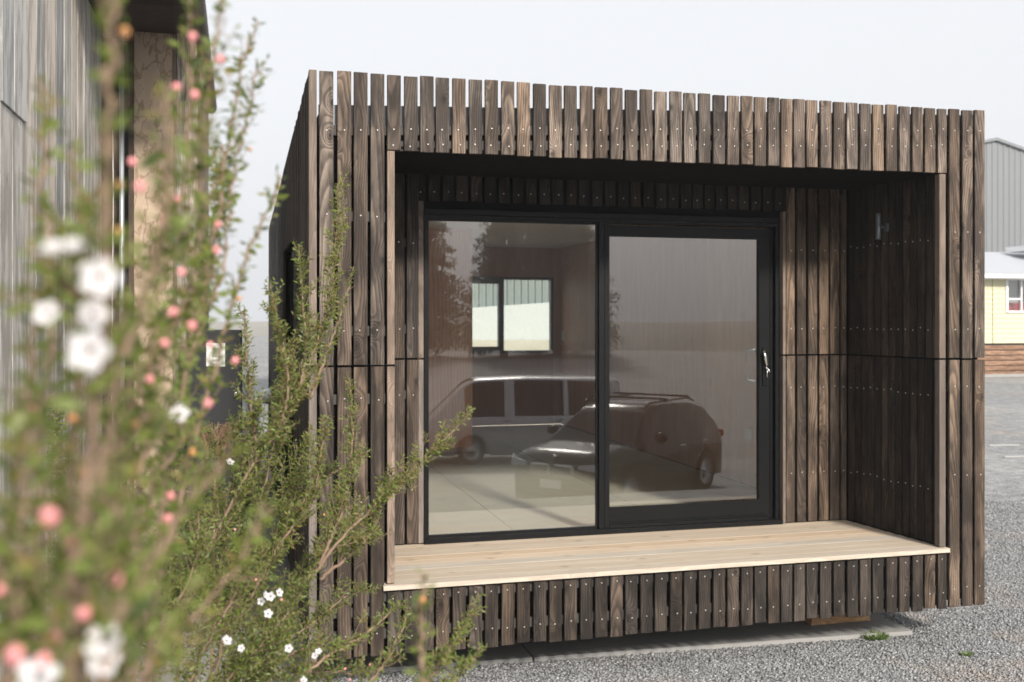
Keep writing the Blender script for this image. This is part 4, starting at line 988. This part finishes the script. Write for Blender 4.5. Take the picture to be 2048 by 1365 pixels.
for u, v, d in ((385, 75, .56), (440, 120, .68), (390, 190, .6), (352, 175, .6), (280, 375, .5), (355, 400, .66), (436, 450, .72), (325, 440, .6), (346, 625, .6), (384, 652, .6), (328, 687, .62), (363, 545, .66), (265, 325, .6),
                (215, 525, .55), (434, 502, .64), (416, 808, .62), (168, 1228, .38), (231, 1161, .38), (145, 1080, .42), (98, 1035, .32), (112, 1275, .42), (30, 1312, .32), (88, 1322, .34), (3, 1180, .4), (60, 822, .5), (470, 722, .75),
                (335, 1038, .6), (342, 993, .6), (420, 690, .8), (300, 760, .6)):
    add_bud(near, at(u, v, d), False, random.uniform(.9, 1.1))
for u, v, d in ((250, 65, .45), (240, 372, .5), (166, 945, .45), (145, 838, .5), (235, 463, .5), (385, 905, .7), (270, 850, .5), (500, 300, .95), (478, 598, .9), (846, 1200, .7)):
    add_bud(near, at(u, v, d), True, random.uniform(.7, .95))

# ------------------------------------------------------------------ conifers behind the photographer (seen in the glass)
def conifer(h):
    f = Foliage(); rs = np.random.default_rng(5)
    f.tube([(0, 0, 0), (0.05, 0, h*.5), (0, 0, h)], .28, .03)
    for k in range(420):
        t = rs.random()**.8; z = h*(.06+.92*t); L = (1-t)*h*.24*(.6+.6*rs.random())+.25; a = rs.random()*6.283
        e = np.array([math.cos(a)*L, math.sin(a)*L, z-L*.25+.2*rs.random()]); p = np.array([0, 0, z]); pts = spline([p, (p+e)/2+np.array([0, 0, .1*L]), e], 6)
        f.tube(pts, .03*(1-t)+.01, .006); f.leaves(pts, .55*(1.1-.5*t), .06, .4, .15)
    return f
cf = conifer(13.0); tree = empty('conifer_tree', (0, 0, 0)); cf.build(tree, M['needle'], .35, 'trunk')
spots = [(846, 90, 1.45), (1008, 88, 1.4), (1075, 92, 1.5), (1150, 90, 1.42), (775, 90, 1.5), (1115, 98, 1.5)]
names = ['conifer reflected at the left edge of the fixed pane', 'conifer reflected right of the bright sky gap', 'conifer reflected above the small rear window', 'conifer reflected beside the mullion',
         'conifer standing left of the reflected row', 'rear conifer reflected behind the row']
def copy_tree(o, parent=None):
    c = o.copy(); COL.objects.link(c); c.parent = parent
    for ch in o.children: copy_tree(ch, c)
    return c
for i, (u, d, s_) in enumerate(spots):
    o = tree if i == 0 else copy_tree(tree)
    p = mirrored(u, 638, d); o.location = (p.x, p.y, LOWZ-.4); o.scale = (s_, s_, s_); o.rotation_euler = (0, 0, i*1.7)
    tag(o, names[i], 'tree', 'conifers behind the yard')

# ------------------------------------------------------------------ fog
hz = poly('haze', [(x, y, z) for z in (-4.5, 23) for x, y in ((-175, -175), (175, -175), (175, 175), (-175, 175))],
          [(3, 2, 1, 0), (4, 5, 6, 7), (0, 1, 5, 4), (1, 2, 6, 5), (2, 3, 7, 6), (3, 0, 4, 7)], None)
hm = bpy.data.materials.new('fog'); hm.use_nodes = True; t = hm.node_tree; t.nodes.clear()
o_ = t.nodes.new('ShaderNodeOutputMaterial'); pv = t.nodes.new('ShaderNodeVolumePrincipled')
pv.inputs['Color'].default_value = (.93, .95, .98, 1); pv.inputs['Density'].default_value = .0018; pv.inputs['Anisotropy'].default_value = .2
t.links.new(pv.outputs[0], o_.inputs['Volume']); hz.data.materials.append(hm); hz.display_type = 'WIRE'
tag(hz, kind='stuff')
print('leaves', NL, NL2)
